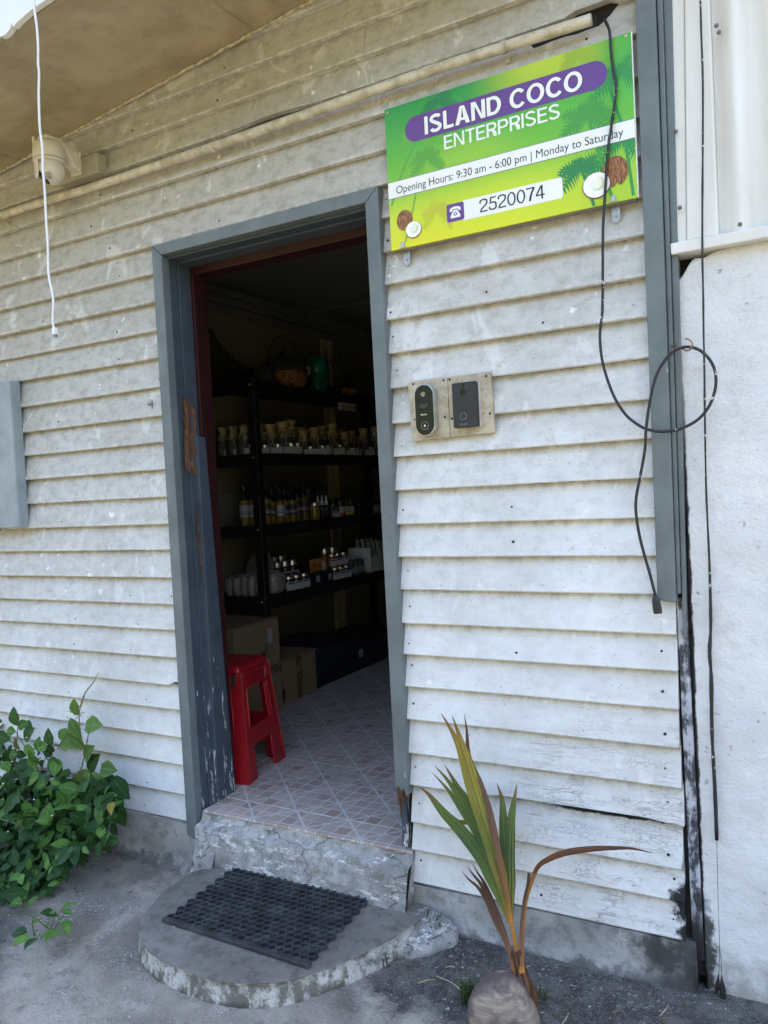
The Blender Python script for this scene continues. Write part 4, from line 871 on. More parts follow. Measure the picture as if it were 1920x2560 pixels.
# ------------------------------------------------------------------ security camera on its block
def k2(u, v, y): return WP(60+u*.1326, 320+v*.1326, y)
a = k2(840, 905, -.056); b1 = k2(1405, 440, -.056); b0 = k2(1370, 840, -.056)
def mat_block():
    N = NB('greyed_timber_block'); p = N.pos(); g = N.noise(N.mp(p, (10, 60, 60)), 1, 4); return N.fin(N.mix(g, (.30, .28, .21), (.45, .43, .34)), .8, g, .001)
bx1 = (b0.x+b1.x)/2; bx0 = a.x-.06
solo('mounting_block', MB().box((bx0, -.056, b0.z), (bx1, -.010, b1.z)), mat_block(), 'weathered wooden block behind the security camera bracket', 'block', ((bx0+bx1)/2, -.012, b0.z), bevel=.002)
M_CAMW = plain('aged_white_plastic', (.66, .62, .52), .42, var=.05); M_CAMD = plain('camera_seam', (.20, .19, .16), .5)
pb = k2(475, 560, -.175); px_ = k2(990, 680, -.062)
SC_ = thing('security_camera', 'white dome security camera on a wall bracket under the soffit', 'security camera', (px_.x, -.057, b0.z))
pw = .030; part('bracket_plate', MB().box((px_.x-pw, -.068, px_.z-.045), (px_.x+pw*.75, -.0565, px_.z+.042)), M_CAMW, SC_, bevel=.004)
zt_ = pb.z+.062
arm = [(-.067, px_.z-.034, .024), (-.067, px_.z+.034, .024), (-.10, px_.z+.040, .024), (pb.y+.03, zt_+.012, .027), (pb.y-.03, zt_+.012, .026), (pb.y-.03, zt_-.008, .026), (pb.y+.04, zt_-.010, .026), (-.10, px_.z-.022, .020)]
xm = lambda y: px_.x+(pb.x-px_.x)*max(0, min(1, (y+.067)/(pb.y+.067)))
mb = MB(); nA = len(arm); vs = [(xm(y)-w_, y, z) for y, z, w_ in arm]+[(xm(y)+w_, y, z) for y, z, w_ in arm]
mb.add(vs, [tuple(range(nA)), tuple(range(nA, 2*nA))[::-1]]+[(i, nA+i, nA+(i+1) % nA, (i+1) % nA) for i in range(nA)]); part('bracket_arm', mb, M_CAMW, SC_, bevel=.007, seg=3)
part('housing', MB().lathe([(.028, .055), (.046, .052), (.0545, .042), (.057, .02), (.0575, -.018), (.055, -.022), (.03, -.022)], (pb.x, pb.y, pb.z), 28), M_CAMW, SC_, smooth=True)
part('housing_seam', MB().lathe([(.0578, -.012), (.0581, -.013), (.0578, -.015)], (pb.x, pb.y, pb.z), 28, cap=False), M_CAMD, SC_, smooth=True)
bc = Vector((pb.x+.004, pb.y, pb.z-.050)); look = Vector((-.52, -.52, -.68)).normalized()
mb = MB(); mb.lathe([(.0495*sin(pi*k/16)+.0001, .0495*cos(pi*k/16)) for k in range(1, 13)]+[(.033, -.0355), (.030, -.034)], (0, 0, 0), 24)
R_ = (-look).to_track_quat('Z', 'Y').to_matrix(); mb.v = [tuple(bc+R_ @ Vector(v)) for v in mb.v]; BL = part('ball_head', mb, M_CAMW, SC_, smooth=True)
mb = MB(); mb.lathe([(.031, -.0345), (.031, -.0372), (.02, -.0445), (.012, -.037)], (0, 0, 0), 24); mb.v = [tuple(bc+R_ @ Vector(v)) for v in mb.v]; part('lens_window', mb, M_GLOSSB, BL, smooth=True)
mb = MB(); mb.lathe([(.0125, .0), (.0125, .004), (.0095, .006)], (0, 0, 0), 16); R2 = Vector((.55, -.75, .1)).to_track_quat('Z', 'Y').to_matrix()
sd_ = Vector((-.40, -.9, .05)).normalized(); tongue = [(-.022, .034), (.022, .034), (.022, -.012), (.017, -.028), (.008, -.037), (-.008, -.037), (-.017, -.028), (-.022, -.012)]
sx_ = Vector((0, 0, 1)).cross(sd_).normalized(); P = [bc+sd_*.047+sx_*a_+Vector((0, 0, 1))*b_ for a_, b_ in tongue]
part('yoke', MB().prism(P, sd_*.007), M_CAMW, SC_, bevel=.003)
st = Vector((.45, -.62, -.62)).normalized(); sx_ = Vector((0, 0, 1)).cross(st).normalized(); sz_ = st.cross(sx_); c_ = bc+st*.0498
def quad(c_, ax, az, w_, h_): return [c_-ax*w_-az*h_, c_+ax*w_-az*h_, c_+ax*w_+az*h_, c_-ax*w_+az*h_]
part('sticker', MB().prism(quad(c_, sx_, sz_, .012, .014), st*.0006), plain('sticker_grey', (.45, .44, .38), .6), BL)
for k in range(4): part('sticker_print', MB().prism(quad(c_+st*.0007+sz_*(.009-.006*k), sx_, sz_, .009-.003*(k % 2), .0012), st*.0003), M_CAMD, BL)
part('adjuster_knob', MB().lathe([(.006, 0), (.006, .02), (.004, .024)], (pb.x-.035, pb.y-.035, pb.z+.05), 12), M_CAMW, SC_, smooth=True)

# ------------------------------------------------------------------ cables
def mat_cable(name, c, flakes=0):
    N = NB(name); p = N.pos(); col = c
    if flakes:
        x, y, z = N.sep(p); f = N.m_('MULTIPLY', N.ss(N.noise(p, 60, 3, .7), .60, .64), N.ss(N.noise(N.mp(p, (1, 1, 2.0)), 1.6, 2), .52, .56)); col = N.mix(f, c, (.62, .60, .56))
    return N.fin(col, .5)
M_CBL = mat_cable('black_cable_sheath', (.018, .019, .022), 1); M_WHC = plain('white_cable_sheath', (.75, .75, .74), .45, var=.04)
cord = [(84.6, 0), (87.5, 34), (92, 65), (95.5, 116), (95.5, 159), (97.7, 181), (97, 240), (99.8, 320), (105.7, 364), (106.7, 393), (108, 433), (111, 463), (113, 500), (116, 560), (119.6, 610), (121.5, 685), (133, 747), (132, 800), (135, 822)]
YC = -.640; P = [WP(u, v, YC) for u, v in cord]; P = [Vector((P[0].x+.003, YC, 2.975)), Vector((P[0].x+.001, YC, 2.92))]+P
t = thing('dangling_cord', 'thin white cord with plug dangling from the eave at upper left', 'cord', tuple(P[-1]))
part('cord', MB().tube(crom(P, 4), .0034, 8), M_WHC, t, smooth=True)
e = WP(137, 828, YC); part('plug', MB().box((e.x-.007, YC-.006, e.z-.010), (e.x+.007, YC+.006, e.z+.010)), M_WHC, t, bevel=.002); part('plug_tip', MB().box((e.x-.003, YC-.0035, e.z-.017), (e.x+.006, YC+.0035, e.z-.0102)), plain('plug_contact', (.25, .24, .22), .4, .5), t)
cab = [(1500, 40), (1512, 50), (1516, 58), (1524, 80), (1528, 132), (1533, 175), (1540, 212), (1540, 233), (1534, 278), (1528, 318), (1521, 365), (1512, 492), (1508, 560), (1507, 620), (1507, 684), (1506, 774), (1501, 820), (1500, 849), (1504, 892), (1516, 941), (1536, 993), (1562, 1034), (1588, 1057), (1615, 1072), (1653, 1079), (1698, 1073), (1742, 1051), (1770, 1020), (1785, 985), (1790, 951), (1784, 917), (1766, 889), (1742, 872), (1715, 867), (1687, 877), (1663, 900), (1643, 934), (1631, 972), (1622, 1020), (1615, 1075), (1612, 1126), (1601, 1188), (1591, 1240), (1590, 1281), (1598, 1336), (1612, 1391), (1625, 1436), (1638, 1487)]
P = []
for i, (u, v) in enumerate(cab):
    y = .02 if i == 0 else (-.008 if i == 1 else (-.030 if i == 2 else (-.046 if i < 12 else (-.046-.016*min(1, (i-12)/12) if i < 24 else (-.062-.006*sin((i-24)/9*pi) if i < 33 else -.072+.02*min(1, (i-33)/14)))))); P.append(WP(u, v, y))
t = thing('power_cable', 'black cable hanging from a hole over the sign, looped on a hook', 'cable', tuple(P[-1]))
part('cable', MB().tube(crom(P, 5), .0039, 10), M_CBL, t, smooth=True)
e0 = WP(1637, 1482, P[-1].y); e1 = WP(1645, 1534, P[-1].y); d = (e1-e0)
mb = MB(); mb.tube([e0+d*k for k in (0, .12, .35, .45, .8, 1)], [.0042, .0048, .0105, .0112, .0118, .0112], 16); mb.v = [(v[0], P[-1].y+(v[1]-P[-1].y)*.62, v[2]) for v in mb.v]; part('plug', mb, M_MATB, t, smooth=False, bevel=.001)
def k5(u, v, y): return WP(1640+u*.208, 500+v*.208, y)
hk = [(150, 1757, -.004), (205, 1755, -.030), (260, 1748, -.060), (300, 1765, -.066), (340, 1800, -.070), (390, 1808, -.078), (430, 1775, -.084), (436, 1725, -.086), (405, 1682, -.084), (350, 1668, -.082)]
solo('cup_hook', MB().tube(crom([k5(u, v, y) for u, v, y in hk], 5), .0021, 8), plain('old_brass', (.30, .20, .09), .4, .8, .3), 'brass cup hook holding up the black cable loop', 'hook', tuple(k5(150, 1757, -.004)), smooth=True)
wr = [(1750, -40), (1751, 0), (1753, 80), (1757, 200), (1757, 360), (1756, 500), (1756, 640), (1758, 740), (1759, 830), (1761, 930), (1762, 1020), (1765, 1210), (1770, 1330), (1774, 1420), (1777, 1560), (1774, 1630), (1778, 1691), (1780, 1831), (1787, 1967), (1792, 2100)]
P = [WP(u, v, -.030 if v < 640 else -.022+.018*min(1, (v-640)/900)) for u, v in wr]; P = [Vector((P[0].x, -.03, 3.3))]+P
t = thing('hanging_wire', 'thin black wire running down the white neighbouring wall', 'wire', tuple(P[-1]))
part('wire', MB().tube(crom(P, 4), [(.0026 if i < 52 else .0026+.0022*min(1, (i-52)/12))*(1+.35*nz(i*.5)) for i in range((len(P)-1)*4+1)], 8), M_CBL, t, smooth=True)
Q = [WP(u, v, -.005) for u, v in ((1792, 2098), (1794, 2200), (1797, 2300), (1799, 2380), (1797, 2436))]; part('thread', MB().tube(crom(Q, 4), .0007, 5), M_CBL, t); Q2 = [WP(u, v, -.006) for u, v in ((1799, 2370), (1803, 2400), (1804, 2440))]; part('thread', MB().tube(Q2, .0007, 5), M_CBL, t)
for (ua, va, ub, vb, r) in ((1797, 2434, 1791, 2484, .0052), (1804, 2440, 1808, 2500, .0085)):
    A = WP(ua, va, -.008); B = WP(ub, vb, -.008); part('wire_end', MB().tube([A.lerp(B, k) for k in (0, .2, .4, .6, .8, .93, 1)], [.0012, r*.4, r*.8, r, r, r*.8, r*.3], 8), plain('charred_end', (.02, .018, .016), .8), t, smooth=True)
# small strap with bolt left of the door
p = WP(373, 1013, -.016); pl = pill(p.x, p.z, .0095, .0235)
t = thing('strap_latch', 'small zinc strap with a bolt, screwed to the boards left of the door', 'latch', (p.x, -.014, p.z))
part('strap', ext(pl, -.0085, -.0125), M_STEEL, t, bevel=.001); part('bolt', MB().lathe([(.007, 0), (.007, .005), (.0045, .006), (.0045, .014)], (p.x-.002, -.0126, p.z+.004), 6, axis='Y'), M_STEEL, t)

# ------------------------------------------------------------------ grey shutter at the left edge
x1 = -2.921; z0, z1 = 1.333, 1.949; x0 = -3.86
SHT = thing('window_shutter', 'pale grey painted window shutter at the left edge of the wall', 'shutter', ((x0+x1)/2, -.02, z0))
for a, b in (((x1-.155, -.062, z0), (x1, -.010, z1)), ((x0, -.062, z0), (x0+.155, -.010, z1))): part('stile', MB().box(a, b), M_SHUT, SHT, bevel=.006)
for a, b in (((x0+.156, -.060, z1-.12), (x1-.156, -.012, z1-.001)), ((x0+.156, -.060, z0+.001), (x1-.156, -.012, z0+.12))): part('rail', MB().box(a, b), M_SHUT, SHT, bevel=.004)
part('bead', MB().box((x1-.172, -.068, z0-.014), (x1-.1565, -.030, z1-.004)), M_SHUT, SHT, bevel=.005); part('bead', MB().box((x1-.190, -.064, z0-.010), (x1-.1735, -.030, z1-.006)), M_SHUT, SHT, bevel=.005)
w_ = (x1-.191-(x0+.157))/5
for k in range(5): part('panel_board', MB().box((x0+.157+w_*k+.001, -.045, z0+.121), (x0+.157+w_*(k+1)-.001, -.016, z1-.121)), M_SHUT, SHT, bevel=.003)
# ------------------------------------------------------------------ rubber ring mat on the step
def mat_rubber():
    N = NB('dusty_black_rubber'); p = N.pos(); a = N.noise(p, 18, 4, .65); return N.fin(N.mix(N.ss(a, .4, .7), (.022, .024, .026), (.065, .068, .07)), N.ramp(a, [(.3, .5), (.7, .8)]), None, spec=.4)
M_RUB = mat_rubber()
zm = ZT+.004
mc = [GP(320+u*.4822, 2000+v*.4822, zm+.012) for u, v in ((190, 605), (560, 330), (1265, 495), (940, 840))]     # left-front, left-back, right-back, right-front
def mp_(s, t): return (mc[0].lerp(mc[3], s)).lerp(mc[1].lerp(mc[2], s), t)
mb = MB(); NX, NYR = 19, 15
Lx = ((mc[3]-mc[0]).length+(mc[2]-mc[1]).length)/2; Ly = ((mc[1]-mc[0]).length+(mc[2]-mc[3]).length)/2
pit = 1/(NX+.5); ro = Lx*pit*.56; ri = ro*.72; seg = 12
for j in range(NYR):
    for i in range(NX):
        s = (i+.5+(.5 if j % 2 else 0))*pit; t = (j+.6)/(NYR+.2); c0 = mp_(s, t); dz = .0015*nz(s*4, t*4)
        vs = []
        for r, h in ((ro, 0), (ro*.98, .0095), (ro*.92, .0105), (ri*1.08, .0105), (ri, .0095), (ri, 0)):
            vs += [(c0.x+r*cos(2*pi*k/seg), c0.y+r*.93*sin(2*pi*k/seg), zm+h+dz) for k in range(seg)]
        mb.add(vs, [(a_*seg+k, a_*seg+(k+1) % seg, (a_+1)*seg+(k+1) % seg, (a_+1)*seg+k) for a_ in range(5) for k in range(seg)])
rim = [mp_(s, -.012) for s in (-.008, .25, .5, .75, 1.008)]
fs_ = MB(); fs_.hexa([tuple(mp_(-.008, -.03))[:2]+(zm,), tuple(mp_(1.008, -.03))[:2]+(zm,), tuple(mp_(1.008, .022))[:2]+(zm,), tuple(mp_(-.008, .022))[:2]+(zm,), tuple(mp_(-.006, -.024))[:2]+(zm+.0105,), tuple(mp_(1.006, -.024))[:2]+(zm+.0105,), tuple(mp_(1.006, .02))[:2]+(zm+.0105,), tuple(mp_(-.006, .02))[:2]+(zm+.0105,)])
RM = thing('rubber_mat', 'black rubber ring doormat lying on the half-round step', 'doormat', tuple(mp_(.5, .5))[:2]+(zm,))
part('ring_lattice', mb, M_RUB, RM, kind='stuff'); part('front_edge', fs_, M_RUB, RM, bevel=.002)
mb = MB(); mb.hexa([tuple(mp_(a_, b_))[:2]+(zm-.003,) for a_, b_ in ((.02, .02), (.98, .02), (.98, .98), (.02, .98))]+[tuple(mp_(a_, b_))[:2]+(zm+.002,) for a_, b_ in ((.02, .02), (.98, .02), (.98, .98), (.02, .98))]); part('base_web', mb, M_RUB, RM)

# ------------------------------------------------------------------ leaves
def mat_leaf(name, c1, c2, edge=None, trans=.25):
    N = NB(name); o = N.obj(); r = N.rnd(); n_ = N.noise(N.pos(), 40, 3); u, v, _ = N.sep(N.uv())
    col = N.mix(r, c1, c2); col = N.mix(N.m_('MULTIPLY', N.ss(n_, .45, .7), .35), col, tuple(x*.6 for x in c1))
    vein = N.ss(N.m_('ABSOLUTE', N.m_('SUBTRACT', u, .5)), .035, .01); col = N.mix(N.m_('MULTIPLY', vein, .5), col, tuple(min(1, x*2.2) for x in c2))
    if edge: col = N.mix(N.m_('MULTIPLY', N.ss(N.m_('ABSOLUTE', N.m_('SUBTRACT', u, .5)), .30, .48), .6), col, edge)
    N.fin(col, .58, None, spec=.25)
    tr = N.n('BsdfTranslucent'); N.put(tr.inputs[0], N.mix(.0, col, col)); ms = N.n('MixShader'); ms.inputs[0].default_value = trans
    N.t.links.new(N.b.outputs[0], ms.inputs[1]); N.t.links.new(tr.outputs[0], ms.inputs[2]); N.t.links.new(ms.outputs[0], N.t.nodes['Material Output'].inputs[0]); return N.m
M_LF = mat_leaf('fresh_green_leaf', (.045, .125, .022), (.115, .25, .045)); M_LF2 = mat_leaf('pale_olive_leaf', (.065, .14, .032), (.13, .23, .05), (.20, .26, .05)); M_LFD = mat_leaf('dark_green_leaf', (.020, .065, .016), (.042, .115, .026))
def leaf_mesh(name, w, mat, fold, curl, heart=0):
    mb = MB(); n_ = 7; uv = []
    prof = [0, .50, .86, 1.0, .95, .74, .40, 0]
    for i in range(n_+1):
        t = i/n_; hw = w*prof[i]; z = -curl*t*t; y = t-(heart*.08 if i == 1 else 0)
        for k, s in enumerate((-1, -.5, 0, .5, 1)):
            yy = y-(heart*.10*abs(s) if i <= 1 else 0); mb.v.append((s*hw, yy, z+fold*abs(s)*hw+.012*sin(i*2.3+k))); uv.append((.5+.5*s, t))
    for i in range(n_):
        for k in range(4): a_ = i*5+k; mb.f.append((a_, a_+1, a_+6, a_+5))
    mb.uv = uv; me = mb.mesh(name, smooth=True); me.materials.append(mat); return me
LM = [leaf_mesh('leaf', .27, M_LF, .30, .22), leaf_mesh('leaf', .32, M_LF, .15, .35), leaf_mesh('leaf', .24, M_LF, .40, .12), leaf_mesh('leaf', .34, M_LFD, .25, .3), leaf_mesh('leaf', .31, mat_leaf('yellowing_leaf', (.20, .20, .03), (.30, .22, .05)), .5, .5)]
LH = [leaf_mesh('leaf', .38, M_LF2, .25, .3, 1), leaf_mesh('leaf', .35, M_LF2, .35, .15, 1), leaf_mesh('leaf', .38, M_LFD, .2, .3, 1)]
def put_leaf(me, parent, tip_dir, up, pos, size):
    d = Vector(tip_dir).normalized(); x = d.cross(Vector(up)).normalized(); z = x.cross(d)
    o = link('leaf', me, None, parent); M_ = Matrix((x, d, z)).transposed().to_4x4(); M_.translation = Vector(pos)-root_of(parent).location
    o.matrix_local = M_ @ Matrix.Scale(size, 4); return o
def k6(u, v): return (u*.3437, 1640+v*.3437)
# --- the dense bush
rb = random.Random(11)
poly = [(-40, 1760), (15, 1770), (40, 1800), (90, 1815), (130, 1838), (165, 1830), (140, 1880), (155, 1920), (185, 1945), (265, 1950), (300, 1975), (305, 2040), (275, 2090), (205, 2130), (165, 2150), (160, 2200), (115, 2235), (60, 2265), (20, 2310), (-40, 2345)]
def inside(u, v):
    c_ = False; n_ = len(poly)
    for i in range(n_):
        (x1, y1), (x2, y2) = poly[i], poly[i-1]
        if (y1 > v) != (y2 > v) and u < (x2-x1)*(v-y1)/(y2-y1)+x1: c_ = not c_
    return c_
base = GP(110, 2190, GZ); BU = thing('leafy_bush', 'dense green leafy bush growing against the left end of the wall', 'bush', tuple(base))
M_STEM = plain('green_brown_stem', (.07, .085, .03), .7); M_STEMD = plain('dark_twig', (.04, .035, .02), .8)
cnt = 0
while cnt < 278:
    u = rb.uniform(-40, 306); v = rb.uniform(1765, 2345)
    if not inside(u, v): continue
    t = (v-1760)/500; dn = .22 if v < 1900 else 1.0
    if rb.random() > dn: continue
    y = -.05-.42*max(0, min(1.15, t*1.1-.1))+rb.uniform(-.02, .10)*(.4+.6*t); y = min(y, -.03)
    p = WP(u, v, y)
    if p.z < GZ+.02: p.z = GZ+.02+rb.uniform(0, .03)
    sz = (rb.uniform(.04, .07) if rb.random() < .6 else rb.uniform(.07, .10))*(1 if v < 2120 else .85)
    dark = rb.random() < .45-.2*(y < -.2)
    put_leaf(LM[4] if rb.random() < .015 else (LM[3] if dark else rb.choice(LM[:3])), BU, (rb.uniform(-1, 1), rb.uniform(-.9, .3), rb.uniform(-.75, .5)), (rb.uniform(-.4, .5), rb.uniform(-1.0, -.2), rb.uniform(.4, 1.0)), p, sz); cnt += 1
# the crowd of leaves deeper in the bush
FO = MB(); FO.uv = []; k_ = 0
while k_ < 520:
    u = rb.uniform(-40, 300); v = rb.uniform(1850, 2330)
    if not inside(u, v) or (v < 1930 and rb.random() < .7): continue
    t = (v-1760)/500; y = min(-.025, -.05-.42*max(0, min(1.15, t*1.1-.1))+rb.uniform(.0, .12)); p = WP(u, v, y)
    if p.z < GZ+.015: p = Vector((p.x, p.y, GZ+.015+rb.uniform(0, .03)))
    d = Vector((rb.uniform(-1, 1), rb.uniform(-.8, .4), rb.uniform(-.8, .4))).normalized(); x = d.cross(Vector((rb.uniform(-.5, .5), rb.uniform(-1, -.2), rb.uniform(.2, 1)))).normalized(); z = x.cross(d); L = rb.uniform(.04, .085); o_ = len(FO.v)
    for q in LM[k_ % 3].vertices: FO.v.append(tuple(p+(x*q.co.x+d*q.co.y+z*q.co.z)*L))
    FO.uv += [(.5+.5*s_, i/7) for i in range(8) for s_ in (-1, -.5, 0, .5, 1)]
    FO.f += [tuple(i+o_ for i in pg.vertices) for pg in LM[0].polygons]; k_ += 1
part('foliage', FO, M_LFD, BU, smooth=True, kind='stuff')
mb0 = Vector(base)
for k in range(11):
    u = rb.uniform(-30, 230); v = rb.uniform(1800, 2080); tp = WP(u, v, rb.uniform(-.22, -.06)); b0_ = base+Vector((rb.uniform(-.14, .14), rb.uniform(-.02, .10), 0)); b0_.y = min(b0_.y+.05, -.05)
    mid = b0_.lerp(tp, .5)+Vector((rb.uniform(-.05, .05), rb.uniform(-.03, .02), .03)); part('stem', MB().tube(crom([b0_, mid, tp], 5), [.004-.0025*i/10 for i in range(11)], 6), M_STEMD if k % 2 else M_STEM, BU, smooth=True)
for (u, v) in ((30, 1905), (66, 1845), (20, 2080), (130, 2040), (90, 2165), (8, 1960), (140, 1870), (85, 2000)):
    p = WP(u, v, -.30 if v > 1950 else -.16)
    part('tiny_flower', MB().lathe([(.001, 0), (.0035, .001), (.003, .003), (.0008, .004)], tuple(p), 6), plain('tiny_white_flower', (.75, .77, .65), .6), BU)
# spindly shoots at the upper left
for sh in ([(40, 2000), (34, 1950), (40, 1880), (45, 1815)], [(110, 1990), (105, 1925), (120, 1880), (130, 1862)], [(70, 1960), (45, 1870), (15, 1850), (-10, 1830)]):
    Q = [WP(u, v, -.13) for u, v in sh]; part('stem', MB().tube(crom(Q, 5), .0018, 5), M_STEM, BU, smooth=True)
for (u, v, dx, dz, s) in ((44, 1815, -.2, 1, .10), (45, 1818, 1, .5, .085), (40, 1830, -1, .1, .08), (62, 1850, .8, .8, .10), (25, 1850, -.6, .2, .105), (60, 1865, 1, -.3, .08), (10, 1860, -.9, -.2, .09), (130, 1865, -.2, 1, .09), (148, 1848, .7, .9, .075), (118, 1870, -1, .2, .085), (95, 1905, -.5, -.6, .085), (120, 1900, 1, -.2, .10), (45, 1885, -1, -.1, .08), (95, 1880, .2, .9, .08), (75, 1890, .3, -.8, .07), (70, 1930, -.6, .3, .09), (125, 1945, -.9, -.3, .09)):
    put_leaf(LM[3] if s > .085 else LM[1], BU, (dx, -.25, dz), (.15, -1, .35), WP(u, v, -.14), s*.8)
# --- the tall flowering weed
st_ = [k6(708, 1440), k6(690, 1250), k6(680, 1080), k6(665, 860), k6(625, 720), k6(590, 580), k6(575, 450), k6(585, 370)]
sp_ = [k6(585, 370), k6(620, 270), k6(680, 190), k6(718, 118)]
gb = GP(*st_[0], GZ); WD = thing('tall_weed', 'tall upright weed with a bent seed spike, right of the bush', 'weed', tuple(gb))
Q = [gb]+[WP(u, v, gb.y+.01) for u, v in st_[1:]]; part('stem', MB().tube(crom(Q, 4), [.0042-.0022*i/28 for i in range(29)], 7), plain('pale_weed_stem', (.20, .20, .07), .6), WD, smooth=True)
Q = [WP(u, v, gb.y+.01) for u, v in sp_]; Q = crom(Q, 8); part('seed_spike', MB().tube(Q, [.0045*(1-.75*i/24)*(1+.35*sin(i*2.4)) for i in range(25)], 7), plain('dry_seed_head', (.30, .27, .13), .9, var=.4, scale=200, bump=.003), WD, smooth=True)
for (u, v, ang) in ((480, 400, 150), (530, 430, 165), (620, 410, 10), (600, 440, 0), (545, 465, 200)):
    a_ = WP(*k6(575, 420), gb.y+.01); b_ = WP(*k6(u, v), gb.y-.01); part('seed_spike', MB().tube([a_, a_.lerp(b_, .6), b_], [.001, .0022, .0006], 5), plain('dry_seed_sprig', (.26, .22, .10), .9), WD)
for k in range(26):
    u_ = rb.uniform(570, 660); v_ = rb.uniform(420, 960); p = WP(*k6(u_, v_), gb.y-.012); part('seed', MB().lathe([(.0006, 0), (.0026, .0018), (.0022, .004), (.0004, .006)], tuple(p), 5), plain('seed_tan', (.33, .29, .14), .9) if k == 0 else bpy.data.materials['seed_tan'], WD)
wl = [(560, 420, -.1, 1, 85, 0), (630, 505, 1, .25, 130, 0), (570, 560, -.5, .9, 95, 0), (575, 590, -1, -.25, 165, 0), (600, 660, -.3, .4, 100, 1), (620, 740, .6, .6, 120, 0), (650, 830, .6, .7, 140, 2), (740, 815, 1, .15, 120, 0), (640, 850, -.7, -.5, 120, 0), (640, 930, 1, .35, 150, 0), (620, 920, -1, -.1, 130, 0), (760, 880, 1, -.8, 180, 2), (800, 960, .8, -.7, 140, 2), (620, 1010, -1, -.55, 200, 0), (640, 990, .2, -.9, 150, 0), (690, 1050, 1, .1, 190, 0), (800, 1040, 1, -.1, 110, 0), (590, 1110, -.8, -.8, 110, 0), (740, 1080, .6, -.7, 110, 1), (780, 1130, .9, -.6, 100, 1), (620, 1150, -.1, -1, 200, 0), (700, 1180, .2, -1, 130, 1), (700, 1260, .05, -1, 120, 1), (560, 1310, -.4, -1, 90, 1), (560, 1250, -1, .1, 90, 0), (830, 900, .9, -.5, 140, 2), (720, 900, .9, .2, 130, 2), (850, 1080, .6, -.9, 120, 2)]
for (u, v, dx, dz, L, q) in wl:
    put_leaf(LH[q], WD, (dx, -.3, dz), (.2, -1, .5), WP(*k6(u, v), gb.y-.02-.03*rb.random()), L*.3437/FPX*2.9*1.4)
# --- runner with young leaves on the concrete
rn = [k6(-60, 1880), k6(120, 1870), k6(240, 1900), k6(370, 1990), k6(430, 1930)]
rz_ = .09; r0_ = GP(*rn[2], rz_); RU = thing('young_seedling', 'low runner of fresh green leaves spreading over the concrete in front of the bush', 'seedling', (r0_.x, r0_.y, GZ))
Q = [GP(*q, z) for q, z in zip(rn, (.05, .08, rz_, .10, .13))]; part('stem', MB().tube(crom(Q, 5), .0018, 6), M_STEM, RU, smooth=True); part('stem', MB().tube([Q[2], GP(*k6(235, 1960), .06), GP(*k6(250, 2040), GZ)], .0016, 5), M_STEM, RU, smooth=True); part('stem', MB().tube([Q[3], GP(*k6(400, 1900), .14), GP(*k6(460, 1830), .16)], .0016, 5), M_STEM, RU)
for (u, v, dx, dy, L, q) in ((450, 1840, .2, 1, 120, 0), (450, 1850, 1, .3, 90, 0), (420, 1930, -.1, 1, 100, 0), (430, 1960, 1, .35, 110, 0), (470, 1975, 1, -.5, 120, 0), (440, 1990, .1, -1, 140, 0), (390, 1990, -.4, -1, 100, 0), (275, 2050, .1, -1, 120, 3), (225, 2040, -.5, -.9, 130, 0), (200, 2010, -1, -.5, 130, 3), (235, 1960, -.1, .9, 100, 0), (265, 2000, .5, -.5, 80, 0), (290, 1870, .8, .9, 130, 3), (265, 1900, -.7, .6, 90, 0), (360, 1960, -1, .2, 90, 0), (390, 1880, -.9, .5, 90, 0)):
    put_leaf(LM[q], RU, (dx, dy, rb.uniform(-.2, .35)), (rb.uniform(-.2, .2), -.5, 1), GP(*k6(u, v), .11), L*.3437/FPX*2.5)
# two big drooping leaves at the left edge belong to the bush
for (u, v, dx, dz, L) in ((250, 1660, .5, -1, 130), (60, 1630, .1, -1, 160), (20, 1900, .1, -1, 200)):
    put_leaf(LH[1], BU, (dx, -.2, dz), (.1, -1, .4), WP(*k6(u, v), -.36), L*.3437/FPX*2.6)

# ------------------------------------------------------------------ sprouting coconut
def mat_husk():
    N = NB('weathered_coconut_husk'); p = N.pos(); a = N.noise(p, 9, 4, .6); g = N.noise(N.mp(p, (18, 18, 75), rot=(.3, .5, 0)), 1, 5, .75, .5)
    col = N.mix(N.ss(g, .36, .60), (.33, .27, .21), (.20, .155, .12)); col = N.mix(N.ss(a, .46, .60), col, (.10, .072, .07)); col = N.mix(N.m_('MULTIPLY', N.ss(g, .66, .72), .7), col, (.08, .035, .022)); return N.fin(col, .6, g, .003)
def mat_blade(name, stops):
    N = NB(name); u, v, _ = N.sep(N.uv()); n_ = N.noise(N.mp(N.pos(), (1, 1, .3)), 30, 3); f = N.m_('ADD', v, N.m_('MULTIPLY', N.m_('SUBTRACT', n_, .5), .18)); col = N.ramp(f, stops)
    st__ = N.noise(N.comb(N.m_('MULTIPLY', u, 22), N.m_('MULTIPLY', v, 1.2), 0), 1, 2); col = N.mix(N.m_('MULTIPLY', N.ss(st__, .45, .7), .35), col, N.mix(.5, col, (.22, .20, .03)))
    N.fin(col, .5, None, spec=.3)
    tr = N.n('BsdfTranslucent'); N.put(tr.inputs[0], col); ms = N.n('MixShader'); ms.inputs[0].default_value = .2
    N.t.links.new(N.b.outputs[0], ms.inputs[1]); N.t.links.new(tr.outputs[0], ms.inputs[2]); N.t.links.new(ms.outputs[0], N.t.nodes['Material Output'].inputs[0]); return N.m
OR, GR, YG, BRN, DG = (.55, .23, .04), (.13, .20, .035), (.30, .29, .05), (.22, .10, .04), (.065, .13, .035)
